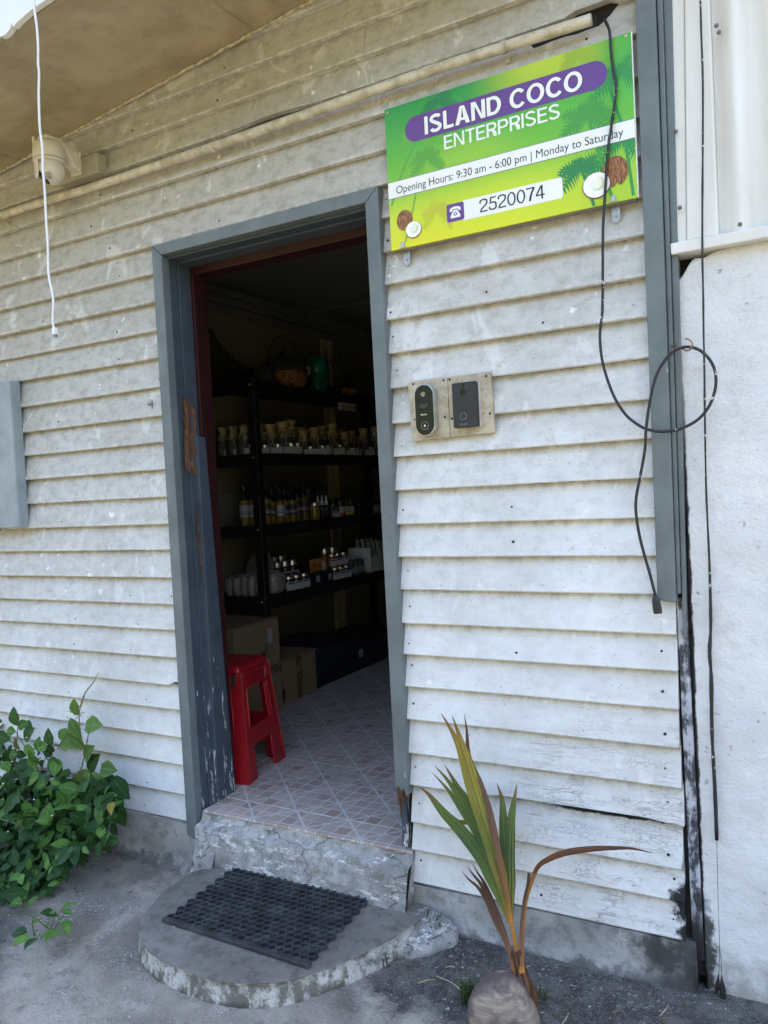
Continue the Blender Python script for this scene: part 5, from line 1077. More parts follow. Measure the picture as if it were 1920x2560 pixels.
MBL = {'main': mat_blade('yellow_green_frond', [(0, OR), (.18, (.36, .24, .045)), (.34, (.20, .22, .04)), (.62, (.34, .30, .05)), (.86, (.38, .27, .05)), (1, BRN)]), 'green': mat_blade('green_frond', [(0, (.34, .20, .04)), (.15, (.17, .20, .04)), (.5, (.085, .14, .038)), (.85, (.15, .19, .04)), (.95, (.25, .14, .04)), (1, (.25, .10, .05))]),
       'brown': mat_blade('dry_brown_frond', [(0, (.30, .13, .05)), (.4, (.20, .10, .06)), (1, (.11, .055, .035))]), 'orange': mat_blade('orange_stalk', [(0, OR), (.6, (.50, .22, .04)), (1, (.32, .16, .05))]), 'yellow': mat_blade('yellow_strap', [(0, (.42, .27, .03)), (1, (.34, .22, .03))])}
K3 = .3887
def k3(u, v): return (1000+u*K3, 1700+v*K3)
cc = GP(1262, 2528, .084)
CN = thing('coconut_seedling', 'sprouting coconut with yellowing fronds and orange stalks by the wall', 'coconut plant', (cc.x, cc.y, GZ))
mb = MB(); mb.lathe([(.004, .082), (.02, .080), (.035, .075), (.05, .067), (.062, .056), (.073, .041), (.080, .026), (.085, .010), (.086, -.006), (.084, -.022), (.080, -.036), (.062, -.058), (.03, -.070)], (0, 0, 0), 40)
rotn = Matrix.Rotation(radians(28), 3, 'Y') @ Matrix.Rotation(radians(18), 3, 'X')
mb.v = [tuple(Vector((cc.x, cc.y, cc.z)) + rotn @ (Vector((v[0]*1.10, v[1]*1.0, v[2]*.94))*(1+.075*cos(3*math.atan2(v[1], v[0])+.6)+.07*nz(v[0]*12, v[1]*12, v[2]*12)+.02*nz(v[0]*60, v[1]*60, v[2]*20)))) for v in mb.v]; part('husk', mb, mat_husk(), CN, smooth=True)
def blade(name, pts, w, mat, y0=None, y1=-.075, fold=.45, wprof=None, bend=0):
    P = [Vector((u, v, 0)) for u, v in pts]; P = crom([(p.x, p.y, 0) for p in P], 4); n_ = len(P); mb = MB(); uv = []
    Y0 = cc.y+.035 if y0 is None else y0
    Lc = [0]
    for i in range(1, n_): Lc.append(Lc[-1]+(P[i]-P[i-1]).length)
    for i, p in enumerate(P):
        t = Lc[i]/Lc[-1]; y = Y0+(y1-Y0)*t; w_ = w*1.28; q = WP(*k3(p.x, p.y), y); q2 = P[min(i+1, n_-1)]-P[max(i-1, 0)]
        nrm = Vector((-q2.y, q2.x, 0)).normalized(); a_ = WP(*k3(p.x+nrm.x*w_/2, p.y+nrm.y*w_/2), y); side = (a_-q)
        f = wprof(t) if wprof else (min(1, .35+2.2*t) if t < .3 else 1)*(1-max(0, (t-.55)/.45)**1.6*.97)
        for k_ in range(9):
            s = k_/4-1
            mb.v.append(tuple(q+side*s*f*(1+.05*nz(t*23, k_, w))+Vector((0, -fold*side.length*f*(1-abs(s))*(1 if fold > 0 else 0)+(.16 if k_ % 2 else -.16)*side.length*f, 0)))); uv.append((.5+.5*s, t))
    for i in range(n_-1):
        for k in range(8): a_ = i*9+k; mb.f.append((a_, a_+1, a_+10, a_+9))
    mb.uv = uv; o = part(name, mb, MBL[mat], CN, smooth=False); return o
B = lambda *a_, **k: blade('frond', *a_, **k)
B([(712, 1560), (690, 1450), (620, 1180), (540, 920), (450, 650), (390, 450), (330, 320), (262, 212)], 62, 'main')
B([(715, 1560), (695, 1440), (640, 1180), (570, 950), (500, 720), (440, 520), (390, 380), (335, 228)], 66, 'main', y1=-.085)
B([(700, 1440), (650, 1200), (590, 900), (520, 680), (468, 560), (440, 470), (430, 330), (413, 212)], 36, 'brown', y1=-.07)
B([(705, 1440), (690, 1380), (640, 1150), (600, 980), (560, 820), (535, 740)], 40, 'main', y1=-.08)
B([(705, 1560), (680, 1480), (560, 1200), (470, 1060), (380, 950), (280, 850), (190, 740), (122, 684)], 66, 'green', y1=-.10)
B([(700, 1500), (640, 1300), (560, 1120), (480, 960), (400, 840), (320, 720), (250, 640), (208, 598)], 36, 'green', y1=-.08)
B([(702, 1500), (640, 1280), (560, 1080), (490, 920), (400, 780), (320, 660), (260, 590), (222, 550)], 46, 'green', y1=-.075)
B([(704, 1500), (645, 1250), (580, 1080), (520, 930), (450, 800), (380, 700), (320, 600), (285, 543)], 54, 'green', y1=-.07)
B([(712, 1560), (705, 1480), (690, 1300), (680, 1100), (670, 950), (660, 800), (650, 740), (622, 662)], 56, 'green', y1=-.07)
B([(716, 1560), (712, 1480), (710, 1300), (705, 1120), (712, 950), (725, 830), (740, 740), (752, 670)], 56, 'green', y1=-.08)
B([(332, 916), (380, 914), (440, 915), (497, 919)], 24, 'yellow', y0=-.125, y1=-.125, fold=.05, wprof=lambda t: 1)
B([(740, 1900), (690, 1700), (620, 1560), (560, 1420), (500, 1330), (440, 1280), (395, 1225)], 26, 'brown', y1=-.14)
B([(735, 1880), (690, 1690), (630, 1540), (575, 1410), (520, 1310), (470, 1250), (430, 1195)], 30, 'brown', y1=-.13)
B([(730, 1860), (690, 1680), (635, 1530), (585, 1400), (540, 1300), (500, 1240), (465, 1180)], 26, 'brown', y1=-.12)
Bs = lambda *a_, **k: blade('stalk', *a_, **k)
Bs([(775, 1950), (745, 1720), (700, 1480), (650, 1260), (590, 1030), (545, 900)], 26, 'orange', y1=-.11, fold=.8, wprof=lambda t: 1-.75*t)
Bs([(760, 2010), (735, 1880), (705, 1760), (670, 1650)], 22, 'orange', y1=-.17, fold=.8, wprof=lambda t: 1-.6*t)
Bs([(785, 1880), (782, 1700), (790, 1560), (805, 1430), (830, 1340), (868, 1238)], 30, 'orange', y1=-.15, fold=.8, wprof=lambda t: 1-.25*t)
Bs([(786, 1840), (782, 1620), (800, 1420), (822, 1320), (832, 1238)], 20, 'brown', y1=-.155, fold=.8, wprof=lambda t: 1-.2*t)
B([(866, 1245), (885, 1205), (930, 1165), (1060, 1110), (1235, 1085), (1390, 1080), (1500, 1084), (1622, 1112)], 34, 'brown', y0=-.152, y1=-.13, fold=.4, wprof=lambda t: (.6+.4*min(1, t*4))*(1-max(0, (t-.4)/.6)**1.3*.95))
blade('sheath', [(825, 2110), (805, 2010), (785, 1920), (762, 1820), (745, 1740)], 115, 'brown', y1=cc.y+.06, fold=.6, wprof=lambda t: 1-.55*t)
blade('sheath', [(850, 2110), (862, 2030), (850, 1960), (840, 1930)], 60, 'brown', y1=cc.y+.03, fold=.5, wprof=lambda t: 1-.8*t)

# ------------------------------------------------------------------ grass tufts and straws
M_GRS = plain('grass_blade', (.055, .10, .022), .6, var=.4)
def tuft(u, v, n_, h, sp, label):
    b_ = GP(u, v, GZ); t = thing('grass_tuft', label, 'grass', tuple(b_), 'grass tufts along the step'); t_r = random.Random(int(u))
    mb = MB()
    for k in range(n_):
        a_ = t_r.uniform(0, 2*pi); l = h*t_r.uniform(.5, 1.1); o = Vector((t_r.uniform(-1, 1)*.022, t_r.uniform(-1, 1)*.016, -.004)); d = Vector((cos(a_), sin(a_)*.8, 0)); s_ = d.cross(Vector((0, 0, 1)))*.0022
        p0 = b_+o; p1 = p0+d*l*.25*sp+Vector((0, 0, l*.7)); p2 = p0+d*l*.8*sp+Vector((0, 0, l*(.9-.5*sp*t_r.random())))
        mb.add([p0-s_, p0+s_, p1+s_*.8, p1-s_*.8, p2], [(0, 1, 2, 3), (3, 2, 4)])
    part('grass_blades', mb, M_GRS, t, kind='stuff')
tuft(1088, 2352, 40, .10, .8, 'small grass tuft in the corner between step and wall'); tuft(957, 2412, 20, .06, .7, 'tiny grass tuft growing at the rim of the step'); tuft(1176, 2510, 90, .085, .55, 'thick grass tuft on the left side of the coconut'); tuft(1345, 2500, 16, .05, .9, 'sparse grass tuft on the right side of the coconut')
M_STRAW = plain('dry_straw', (.42, .37, .24), .8, var=.25)
sl = [(1045, 2458, 1086, 2449, 'short straw on dark soil left of the coconut'), (1114, 2418, 1136, 2419, 'pale straw bit above the dark soil patch'), (1090, 2440, 1158, 2480, 'long thin straw leading to the grass by the coconut'), (1650, 2540, 1671, 2512, 'straw near the black wall corner at lower right'), (1405, 2560, 1421, 2532, 'straw right of the coconut at the bottom edge'), (160, 2157, 268, 2128, 'long straw under the tall weed'), (190, 2270, 220, 2215, 'dry stalk lying on the concrete in front of the weed')]
for u0_, v0_, u1_, v1_, lb in sl:
    A = GP(u0_, v0_, GZ+.008); B_ = GP(u1_, v1_, GZ+.008); mid = A.lerp(B_, .5)+Vector((.004, .004, .003)); solo('straw', MB().tube(crom([A, mid, B_], 4), .0013, 5), M_STRAW, lb, 'straw', tuple(mid), 'straws on the ground')
# fallen dry leaves and flakes of paint
M_FL = plain('white_flake', (.66, .66, .64), .8); M_DRY = plain('dry_leaf', (.20, .13, .06), .8)
rf = random.Random(5); FLK = MB()
for k in range(70):
    u = rf.uniform(20, 1500); v = rf.uniform(2180, 2555); p = GP(u, v, GZ+.008)
    if -2.05 < p.x < -1.08 and p.y > -.62: continue
    if p.y > -.06: continue
    a_ = rf.uniform(0, pi); s_ = rf.uniform(.0015, .005); d = Vector((cos(a_), sin(a_), 0)); e_ = Vector((-sin(a_), cos(a_), 0))*.45; z_ = Vector((0, 0, gz(p.x, p.y)+.0012-p.z)); FLK.add([p+z_-d*s_, p+z_+e_*s_, p+z_+d*s_, p+z_-e_*s_], [(0, 1, 2, 3)])
o = part('paint_flakes', FLK, M_FL, None, kind='stuff'); o['label'] = 'scattered white paint flakes on the concrete'; o['category'] = 'debris'

# grit, pebbles and leaf litter swept against the walls and into the soil
M_GRIT = plain('grey_grit', (.24, .23, .215), .9, var=.6, scale=90); M_LIT = plain('brown_litter', (.13, .085, .045), .9, var=.5, scale=60)
rg = random.Random(21); G_ = MB(); L_ = MB()
def okp(p): return not (-2.06 < p.x < -1.07 and p.y > -.64) and p.y < -.035 and p.x < -.30
k = 0
while k < 1000:
    if rg.random() < .65: p = Vector((rg.uniform(-1.15, -.32), -.04-abs(rg.gauss(0, .20)), 0))
    else: p = Vector((rg.uniform(-3.0, -1.0), -.05-abs(rg.gauss(0, .35)), 0))
    if not okp(p): continue
    k += 1; r = .0009+.0042*rg.random()**5; z = gz(p.x, p.y)
    if rg.random() < .1 and p.y > -.4:
        a_ = rg.uniform(0, 6.28); l = rg.uniform(.004, .013); d = Vector((cos(a_)*l, sin(a_)*l, 0)); e_ = Vector((-sin(a_), cos(a_), 0))*l*.28; c_ = Vector((p.x, p.y, z+.002)); L_.add([c_-d, c_+e_+Vector((0, 0, .002)), c_+d, c_-e_], [(0, 1, 2), (0, 2, 3)])
    else:
        c_ = Vector((p.x, p.y, z+r*.25)); P = [c_+Vector((r*cos(1.57*i+rg.random()), r*sin(1.57*i+rg.random()), rg.uniform(-.2, .2)*r)) for i in range(4)]+[c_+Vector((0, 0, r*.9)), c_-Vector((0, 0, r*.6))]
        G_.add(P, [(0, 1, 4), (1, 2, 4), (2, 3, 4), (3, 0, 4), (1, 0, 5), (2, 1, 5), (3, 2, 5), (0, 3, 5)])
o = part('grit', G_, M_GRIT, None, kind='stuff'); o['label'] = 'loose grit and small stones along the foot of the walls'; o['category'] = 'grit'
o = part('leaf_litter', L_, M_LIT, None, kind='stuff'); o['label'] = 'crumbled brown leaf litter along the foot of the walls'; o['category'] = 'litter'
# ------------------------------------------------------------------ inside the shop: stool
M_REDP = plain('red_plastic', (.36, .010, .018), .32, var=.06, scale=4, spec=.5)
FZ = .2515
c0 = Vector((-2.225, .385, FZ)); ang = radians(10)
SL = thing('plastic_stool', 'red plastic stool just inside the doorway', 'stool', tuple(c0))
def sl(x, y, z): return (c0.x+x*cos(ang)-y*sin(ang), c0.y+x*sin(ang)+y*cos(ang), FZ+z)
Ht = .47; tw, bw = .125, .165
def sq(h): k = h/Ht; return bw+(tw-bw)*k
part('seat', (lambda mb: mb.hexa([sl(x, y, Ht-.035) for x, y in ((-tw-.006, -tw-.006), (tw+.006, -tw-.006), (tw+.006, tw+.006), (-tw-.006, tw+.006))]+[sl(x, y, Ht) for x, y in ((-tw, -tw), (tw, -tw), (tw, tw), (-tw, tw))]))(MB()), M_REDP, SL, bevel=.022, seg=4)
def side_panel(k):                                  # one face: two legs, top apron, low stretcher, as a framed panel
    R_ = Matrix.Rotation(radians(90*k), 3, 'Z'); pts = lambda x, z, inn: sl(*(R_ @ Vector((x, -(sq(z)-inn), 0)))[:2], z)
    for nm, poly in (('leg', lambda s: [(s*sq(0), 0), (s*(sq(0)-.075), 0), (s*(sq(.11)-.07), .115), (s*(sq(.13)-.055), .14), (s*(sq(.34)-.05), .34), (s*(sq(.37)-.035), .37), (s*sq(.435), .436), ]),):
        for s in (-1, 1):
            P = poly(s); mb = MB(); n_ = len(P); vs = [pts(x, z, .0) for x, z in P]+[pts(x*.985, z, .014) for x, z in P]
            mb.add(vs, [tuple(range(n_)), tuple(range(n_, 2*n_))[::-1]]+[(i, (i+1) % n_, n_+(i+1) % n_, n_+i) for i in range(n_)]); part('leg', mb, M_REDP, SL, bevel=.004)
    for nm, z0, z1, zi in (('apron', .372, .4355, 0), ('stretcher', .128, .205, 0)):
        mb = MB(); x0_, x1_ = sq(z0)-.052, sq(z1)-.052; P = [(-x0_, z0), (-x0_*.5, z0+(.012 if nm == 'stretcher' else .012)), (x0_*.5, z0+.012), (x0_, z0), (x1_, z1), (-x1_, z1)]
        n_ = 6; vs = [pts(x, z, .0015) for x, z in P]+[pts(x, z, .013) for x, z in P]; mb.add(vs, [tuple(range(n_)), tuple(range(n_, 2*n_))[::-1]]+[(i, (i+1) % n_, n_+(i+1) % n_, n_+i) for i in range(n_)]); part(nm, mb, M_REDP, SL, bevel=.003)
    q = []
    z_ = lambda z: z
    rimp = [(-sq(.14)+.052, .205), (-sq(.34)+.047, .335), (-sq(.37)+.06, .372), (sq(.37)-.06, .372), (sq(.34)-.047, .335), (sq(.14)-.052, .205)]
    part('rim', MB().tube(crom([pts(x, z, -.001) for x, z in rimp], 3), .005, 6), M_REDP, SL, smooth=True)
for k in range(4): side_panel(k)

# ------------------------------------------------------------------ shelf rack
M_RACK = plain('black_steel', (.014, .015, .017), .42, .3); M_RACKE = plain('bright_steel_edge', (.55, .53, .46), .3, .8)
XS0, XS1, YS0, YS1 = -3.02, -2.60, 1.155, 3.05; LEV = [.86, 1.25, 1.64, 2.03]
RK = thing('shelf_rack', 'tall black steel shelf rack along the left inner wall', 'shelf', ((XS0+XS1)/2, (YS0+YS1)/2, FZ))
for x, y, sx, sy in ((XS1, YS0, -1, 1), (XS1, YS1, -1, -1), (XS0, YS0, 1, 1), (XS0, YS1, 1, -1)):
    mb = MB(); mb.box((min(x, x+sx*.045), min(y, y+sy*.003), FZ), (max(x, x+sx*.045), max(y, y+sy*.003), 2.05)); po = part('post', mb, M_RACK, RK)
    part('post_flange', MB().box((min(x, x+sx*.003), min(y+sy*.0031, y+sy*.045), FZ), (max(x, x+sx*.003), max(y+sy*.0031, y+sy*.045), 2.05)), M_RACK, po)
    if x == XS1 and y == YS0: part('pale_edge', MB().box((x+.0002, y-.0012, FZ+.5), (x+.0016, y+.0008, 2.045)), M_RACKE, po)  # pale steel strip along the near post corner
    for z in LEV: part('bolt', MB().lathe([(.006, 0), (.006, .003), (.003, .005)], (x+sx*.022, y+(-.0002 if sy > 0 else .0032), z-.02), 8, axis='Y'), M_RACKE, po)
for z in LEV+[.34]:
    sh = part('shelf_board', MB().box((XS0+.004, YS0+.004, z-.012), (XS1-.004, YS1-.004, z-.001)), M_RACK, RK)
    for a, b in (((XS1-.0035, YS0+.046, z-.062), (XS1-.0005, YS1-.046, z-.002)), ((XS0+.046, YS0+.0035, z-.062), (XS1-.046, YS0+.006, z-.002)), ((XS0+.046, YS1-.006, z-.062), (XS1-.046, YS1-.0035, z-.002))):
        part('shelf_beam', MB().box(a, b), M_RACK, sh)
# ------------------------------------------------------------------ goods
M_GOLD = NB('golden_oil'); M_GOLD = M_GOLD.fin((.20, .125, .022), .08, None, spec=.6); M_DGL = plain('dark_green_glass', (.012, .02, .014), .12); M_LABW = plain('white_label', (.36, .36, .37), .6, var=.05); M_LABD = plain('dark_label', (.035, .018, .015), .5); M_BLK = plain('black_cap', (.012, .012, .012), .3); M_SLV = plain('silver_lid', (.5, .5, .5), .3, .9)
M_INKG = plain('label_print', (.12, .12, .14), .6); M_JAMD = plain('dark_preserve', (.05, .02, .012), .15); M_AMB = plain('amber_preserve', (.26, .09, .02), .15); M_CLR = plain('cloudy_plastic', (.34, .32, .27), .25, var=.1)
def ordn(k): return ('first', 'second', 'third', 'fourth', 'fifth', 'sixth', 'seventh', 'eighth', 'ninth', 'tenth', 'eleventh', 'twelfth')[k]
def facecard(mb, x, y0, y1, z0, z1, th=.001): return mb.box((x, y0, z0), (x+th, y1, z1))
def bottle(x, y, z, h, r, lab, label, sqr=True, liquid=None):
    t = thing('oil_bottle', label, 'bottle', (x, y, z), 'oil bottles on the rack'); n_ = 8 if sqr else 16
    part('body', MB().lathe([(r*.9, 0), (r, .006), (r, h*.60), (r*.97, h*.64)], (x, y, z), 14, sx=1, sy=1), liquid or M_GOLD, t, smooth=True)
    part('shoulder', MB().lathe([(r*.96, h*.641), (r*.8, h*.70), (r*.40, h*.76), (r*.37, h*.86)], (x, y, z), 14), M_DGL, t, smooth=True); part('cap', MB().lathe([(r*.44, h*.86), (r*.44, h*1.0), (r*.3, h*1.005)], (x, y, z), 12), M_BLK, t, smooth=False)
    if lab is not None:
        l = part('label', MB().lathe([(r*1.02, h*.22), (r*1.02, h*.52)], (x, y, z), 14, cap=False), lab, t, smooth=True)
        part('label_print', MB().lathe([(r*1.03, h*.30), (r*1.03, h*.33)], (x, y, z), 14, cap=False), M_INKG if lab is M_LABW else M_LABW, l, smooth=True)
        part('label_print', MB().lathe([(r*1.03, h*.36), (r*1.03, h*.375)], (x, y, z), 14, cap=False), M_INKG if lab is M_LABW else M_LABW, l, smooth=True)
def jar(x, y, z, h, r, fill, label, group, lid=M_SLV, card=True):
    t = thing('jar', label, 'jar', (x, y, z), group)
    part('glass', MB().lathe([(r*.92, 0), (r, .004), (r, h*.72), (r*.86, h*.80)], (x, y, z), 14), fill, t, smooth=True); part('lid', MB().lathe([(r*.92, h*.80), (r*.95, h*.82), (r*.95, h*.97), (r*.88, h)], (x, y, z), 16), lid, t)
    if card:
        a_ = radians(-35); d = Vector((cos(a_), sin(a_), 0)); s_ = Vector((-d.y, d.x, 0)); c_ = Vector((x, y, z+h*.36))+d*r*1.01; hw_, hh_ = r*.78, h*.27
        P = [c_-s_*hw_-Vector((0, 0, hh_)), c_+s_*hw_-Vector((0, 0, hh_)), c_+s_*hw_+Vector((0, 0, hh_)), c_-s_*hw_+Vector((0, 0, hh_))]; l = part('label', MB().prism(P, d*.0008), M_LABW, t)
        P = [c_+d*.001+s_*a1*hw_+Vector((0, 0, b1*hh_)) for a1, b1 in ((-.8, .5), (.8, .5), (.8, .8), (-.8, .8))]; part('label_print', MB().prism(P, d*.0004), M_BLK, l)
M_CLOTH = plain('tan_muslin', (.46, .34, .16), .9, var=.25, scale=60, bump=.002); M_ORG = plain('dark_organza', (.055, .050, .048), .55, var=.3); M_STR = plain('cream_string', (.55, .48, .32), .8)
def pouch(x, y, z, h, w_, label, seed):
    R_ = random.Random(seed); t = thing('drawstring_pouch', label, 'pouch', (x, y, z), 'drawstring pouches on the rack')
    part('bag', MB().lathe([(w_*.42, 0), (w_*.50, h*.08), (w_*.5, h*.3), (w_*.42, h*.55), (w_*.26, h*.72)], (x, y, z), 12, sx=.8), M_ORG, t, smooth=True)
    mb = MB(); n_ = 20; vs = []
    for r, hh_ in ((w_*.43, h*.52), (w_*.30, h*.68), (w_*.17, h*.80), (w_*.24, h*.90), (w_*.28, h*1.0)):
        for k in range(n_): f = 1+(.16 if k % 2 else -.12)*(1 if hh_ > h*.6 else .5)+R_.uniform(-.05, .05); vs.append((x+r*f*cos(2*pi*k/n_)*.8, y+r*f*sin(2*pi*k/n_), z+hh_+R_.uniform(-.004, .004)))
    mb.add(vs, [(a_*n_+k, a_*n_+(k+1) % n_, (a_+1)*n_+(k+1) % n_, (a_+1)*n_+k) for a_ in range(4) for k in range(n_)]); part('gathered_top', mb, M_CLOTH, t, smooth=True)
    for s_ in (-1, 1): part('string', MB().tube(crom([(x+w_*.16, y+s_*w_*.1, z+h*.8), (x+w_*.4, y+s_*w_*.42, z+h*.78), (x+w_*.46, y+s_*w_*.55, z+h*.5), (x+w_*.44, y+s_*w_*.35, z+h*.25)], 4), .0014, 5), M_STR, t)
    part('jar_inside', MB().lathe([(w_*.2, h*.1), (w_*.2, h*.26), (w_*.21, h*.27), (w_*.21, h*.33)], (x+w_*.30, y+.01, z), 10), M_SLV, t)
    a_ = radians(-35+R_.uniform(-15, 15)); d = Vector((cos(a_), sin(a_), -.25)).normalized(); s_ = Vector((-sin(a_), cos(a_), 0)); up_ = d.cross(s_); c_ = Vector((x+w_*.46, y-w_*.2, z+h*.13))
    P = [c_+s_*a1*w_*.28+up_*b1*h*.10 for a1, b1 in ((-1, -1), (1, -1), (1, 1), (-1, 1))]; part('tag', MB().prism(P, d*.0008), M_LABW, t)
# pouches, shelf 2
zz = LEV[2]; py = [1.285, 1.385, 1.49, 1.60, 1.71, 1.815, 1.925, 2.04, 2.16, 2.29, 2.43, 2.58]
for k, y in enumerate(py): pouch(-2.675+.012*((k*7) % 3-1), y, zz, .180+.018*((k*5) % 4-1.5), .115+.012*(k % 3), ordn(k)+' drawstring pouch right of the rack post, on the second shelf down', k)
for k, (x, y) in enumerate(((-2.72, 1.205), (-2.79, 1.20), (-2.87, 1.21))): pouch(x, y, zz, .16, .10, ordn(k)+' drawstring pouch left of the rack post, counted leftward on the second shelf down', 40+k)
for k, y in enumerate((1.33, 1.46, 1.60, 1.74, 1.88, 2.03, 2.18, 2.34)): pouch(-2.80, y, zz, .19, .11, ordn(k)+' drawstring pouch of the back row on the second shelf down', 60+k)
# bottles, shelf 3
zz = LEV[1]
for k, (x, y) in enumerate(((-2.685, 1.215), (-2.745, 1.205))): bottle(x, y, zz, .225, .028, M_LABW, ('white-labelled golden oil bottle beside the rack post', 'white-labelled golden oil bottle farther left of the rack post')[k])
for k, y in enumerate((1.30, 1.36, 1.425, 1.485, 1.545, 1.61, 1.665)): bottle(-2.665-.012*(k % 2), y, zz, .225 if k in (0, 5, 6) else .20, .026, M_LABD if k != 2 else M_LABW, ordn(k)+' golden oil bottle right of the rack post, third shelf down', liquid=M_GOLD if k < 5 else plain('olive_oil_glass', (.10, .085, .02), .15))
for k, y in enumerate((1.33, 1.42, 1.52, 1.60)): bottle(-2.76, y, zz, .22, .026, M_LABD, ordn(k)+' dark-labelled oil bottle of the back row, third shelf down')
jar(-2.645, 1.745, zz, .105, .032, M_GOLD, 'squat golden oil jar with silver lid right of the bottles', 'jars on the third shelf', card=False)
jar(-2.76, 1.74, zz, .155, .035, M_JAMD, 'tall dark jar with silver lid behind the golden jar', 'jars on the third shelf', card=False)
M_SPR = plain('white_sprayer', (.62, .64, .66), .35)
for k, y in enumerate((1.815, 1.86, 1.905)):
    t = thing('spray_bottle', ordn(k)+' small spray bottle with white nozzle beyond the golden jar', 'spray bottle', (-2.665, y, zz), 'spray bottles on the rack')
    part('body', MB().lathe([(.017, 0), (.018, .003), (.018, .07), (.010, .085)], (-2.665, y, zz), 12), M_GOLD if k == 0 else M_JAMD, t, smooth=True); part('nozzle', MB().lathe([(.011, .085), (.011, .105), (.006, .12), (.005, .145)], (-2.665, y, zz), 10), M_SPR, t, smooth=True); part('label', MB().lathe([(.0185, .015), (.0185, .055)], (-2.665, y, zz), 12, cap=False), M_LABD, t)
t = thing('black_jar', 'wide black lidded jar behind the spray bottles', 'jar', (-2.78, 1.87, zz)); part('body', MB().lathe([(.05, 0), (.055, .005), (.055, .13)], (-2.78, 1.87, zz), 18), M_JAMD, t); part('lid', MB().lathe([(.06, .13), (.06, .19), (.055, .195)], (-2.78, 1.87, zz), 18), M_BLK, t)
M_COL = [plain('magenta_band', (.42, .03, .08), .5), plain('yellow_band', (.55, .45, .04), .5), plain('lime_band', (.35, .45, .04), .5)]
for k, y in enumerate((2.05, 2.115, 2.175)):
    t = thing('cream_tub', ('dark tub with white and red label', 'dark tub with white and yellow label', 'dark tub with white and lime label')[k]+' beyond the spray bottles', 'tub', (-2.655, y, zz), 'labelled tubs on the rack'); r = .034 if k == 0 else .028
    part('tub', MB().lathe([(r, 0), (r, .075), (r*.8, .08)], (-2.655, y, zz), 16), M_BLK, t); part('lid', MB().lathe([(r*.95, .08), (r*.95, .105), (r*.85, .11)], (-2.655, y, zz), 16), M_BLK, t); l = part('label', MB().lathe([(r*1.02, .012), (r*1.02, .066)], (-2.655, y, zz), 16, cap=False), M_LABW, t); part('label_band', MB().lathe([(r*1.03, .014), (r*1.03, .03)], (-2.655, y, zz), 16, cap=False), M_COL[k], l)
M_NAVY = plain('navy_plastic', (.010, .013, .028), .4)
for k in range(3): solo('stacking_tray', MB().box((-2.75, 2.24, zz+.0005+.036*k), (-2.62, 2.42, zz+.035+.036*k)), M_NAVY, ('bottom', 'middle', 'top')[k]+' dark plastic tray of the stack on the third shelf', 'tray', (-2.69, 2.33, zz+.036*k), 'stacked dark trays', bevel=.004)
for k, y in enumerate((2.47, 2.545)):
    t = thing('soap_pack', ('nearer', 'farther')[k]+' small dark pack with white label past the trays', 'packet', (-2.655, y, zz), 'soap packs on the rack'); part('pack', MB().box((-2.69, y-.034, zz), (-2.63, y+.034, zz+.10)), M_NAVY, t, bevel=.004); part('label', MB().box((-2.6295, y-.032, zz+.006), (-2.6285, y+.032, zz+.06)), M_LABW, t)
# flour bags and jars, shelf 4
zz = LEV[0]
def mat_bag():
    N = NB('clear_bag_of_flour'); p = N.pos(); a = N.noise(p, 30, 3, .6, 1.5); return N.fin(N.mix(a, (.20, .17, .14), (.34, .30, .26)), N.ramp(a, [(.4, .5), (.62, .12)]), a, .006, spec=.7)
M_BAG = mat_bag()
def bag(name_label, x, y, z, sx, sy, h, lean=0, seed=0, card=True, grp='bags of flour on the rack'):
    t = thing('flour_bag', name_label, 'bag', (x, y, z), grp); mb = MB()
    def f(a, b):
        th = 2*pi*a; ph = -pi/2+pi*b; q = lambda v, e: math.copysign(abs(v)**e, v); X = q(cos(th), .6)*q(cos(ph), .55)*sx/2; Y = q(sin(th), .6)*q(cos(ph), .55)*sy/2; Z = h/2+q(sin(ph), .7)*h/2
        w_ = 1+.07*nz(a*9+seed, b*7); return (x+X*w_+lean*.4*Z*0, y+Y*w_+lean*Z, z+Z)
    mb.grid(f, 22, 12); part('bag_body', mb, M_BAG, t, smooth=True)
    part('bag_fold', MB().hexa([(x-sx*.38, y-.004+lean*h, z+h*.96), (x+sx*.38, y-.004+lean*h, z+h*.96), (x+sx*.38, y+.004+lean*h, z+h*.96), (x-sx*.38, y+.004+lean*h, z+h*.96), (x-sx*.42, y-.006+lean*h, z+h*1.07), (x+sx*.42, y-.002+lean*h, z+h*1.07), (x+sx*.42, y+.002+lean*h, z+h*1.07), (x-sx*.42, y+.002+lean*h, z+h*1.07)]), M_BAG, t)
    if card: l = part('label', MB().box((x+sx*.02, y-sy*.53, z+h*.42), (x+sx*.40, y-sy*.5, z+h*.62)), M_LABW, t); part('label_print', MB().box((x+sx*.05, y-sy*.535, z+h*.56), (x+sx*.38, y-sy*.5302, z+h*.615)), M_BLK, l)
bag('tall upright clear flour bag with white label, behind the leaning bags', -2.82, 1.42, zz, .17, .11, .21)
for k in range(5): bag(ordn(k)+' leaning clear flour bag left of the rack post', -2.665-.052*k, 1.222, zz, .052, .10, .125-.004*k, 0, 9+k, False)
bag('squat clear flour bag with tilted label just right of the rack post', -2.675, 1.335, zz, .12, .13, .125, 0, 31)
for k, y in enumerate((1.44, 1.515, 1.59)):
    jar(-2.645, y, zz, .088, .034, M_JAMD, ordn(k)+' jar of the front row, bottom visible shelf', 'labelled jars on the bottom shelf'); jar(-2.735, y+.02, zz+.0, .165, .034, M_JAMD, ordn(k)+' taller jar of the back row, bottom visible shelf', 'labelled jars on the bottom shelf')
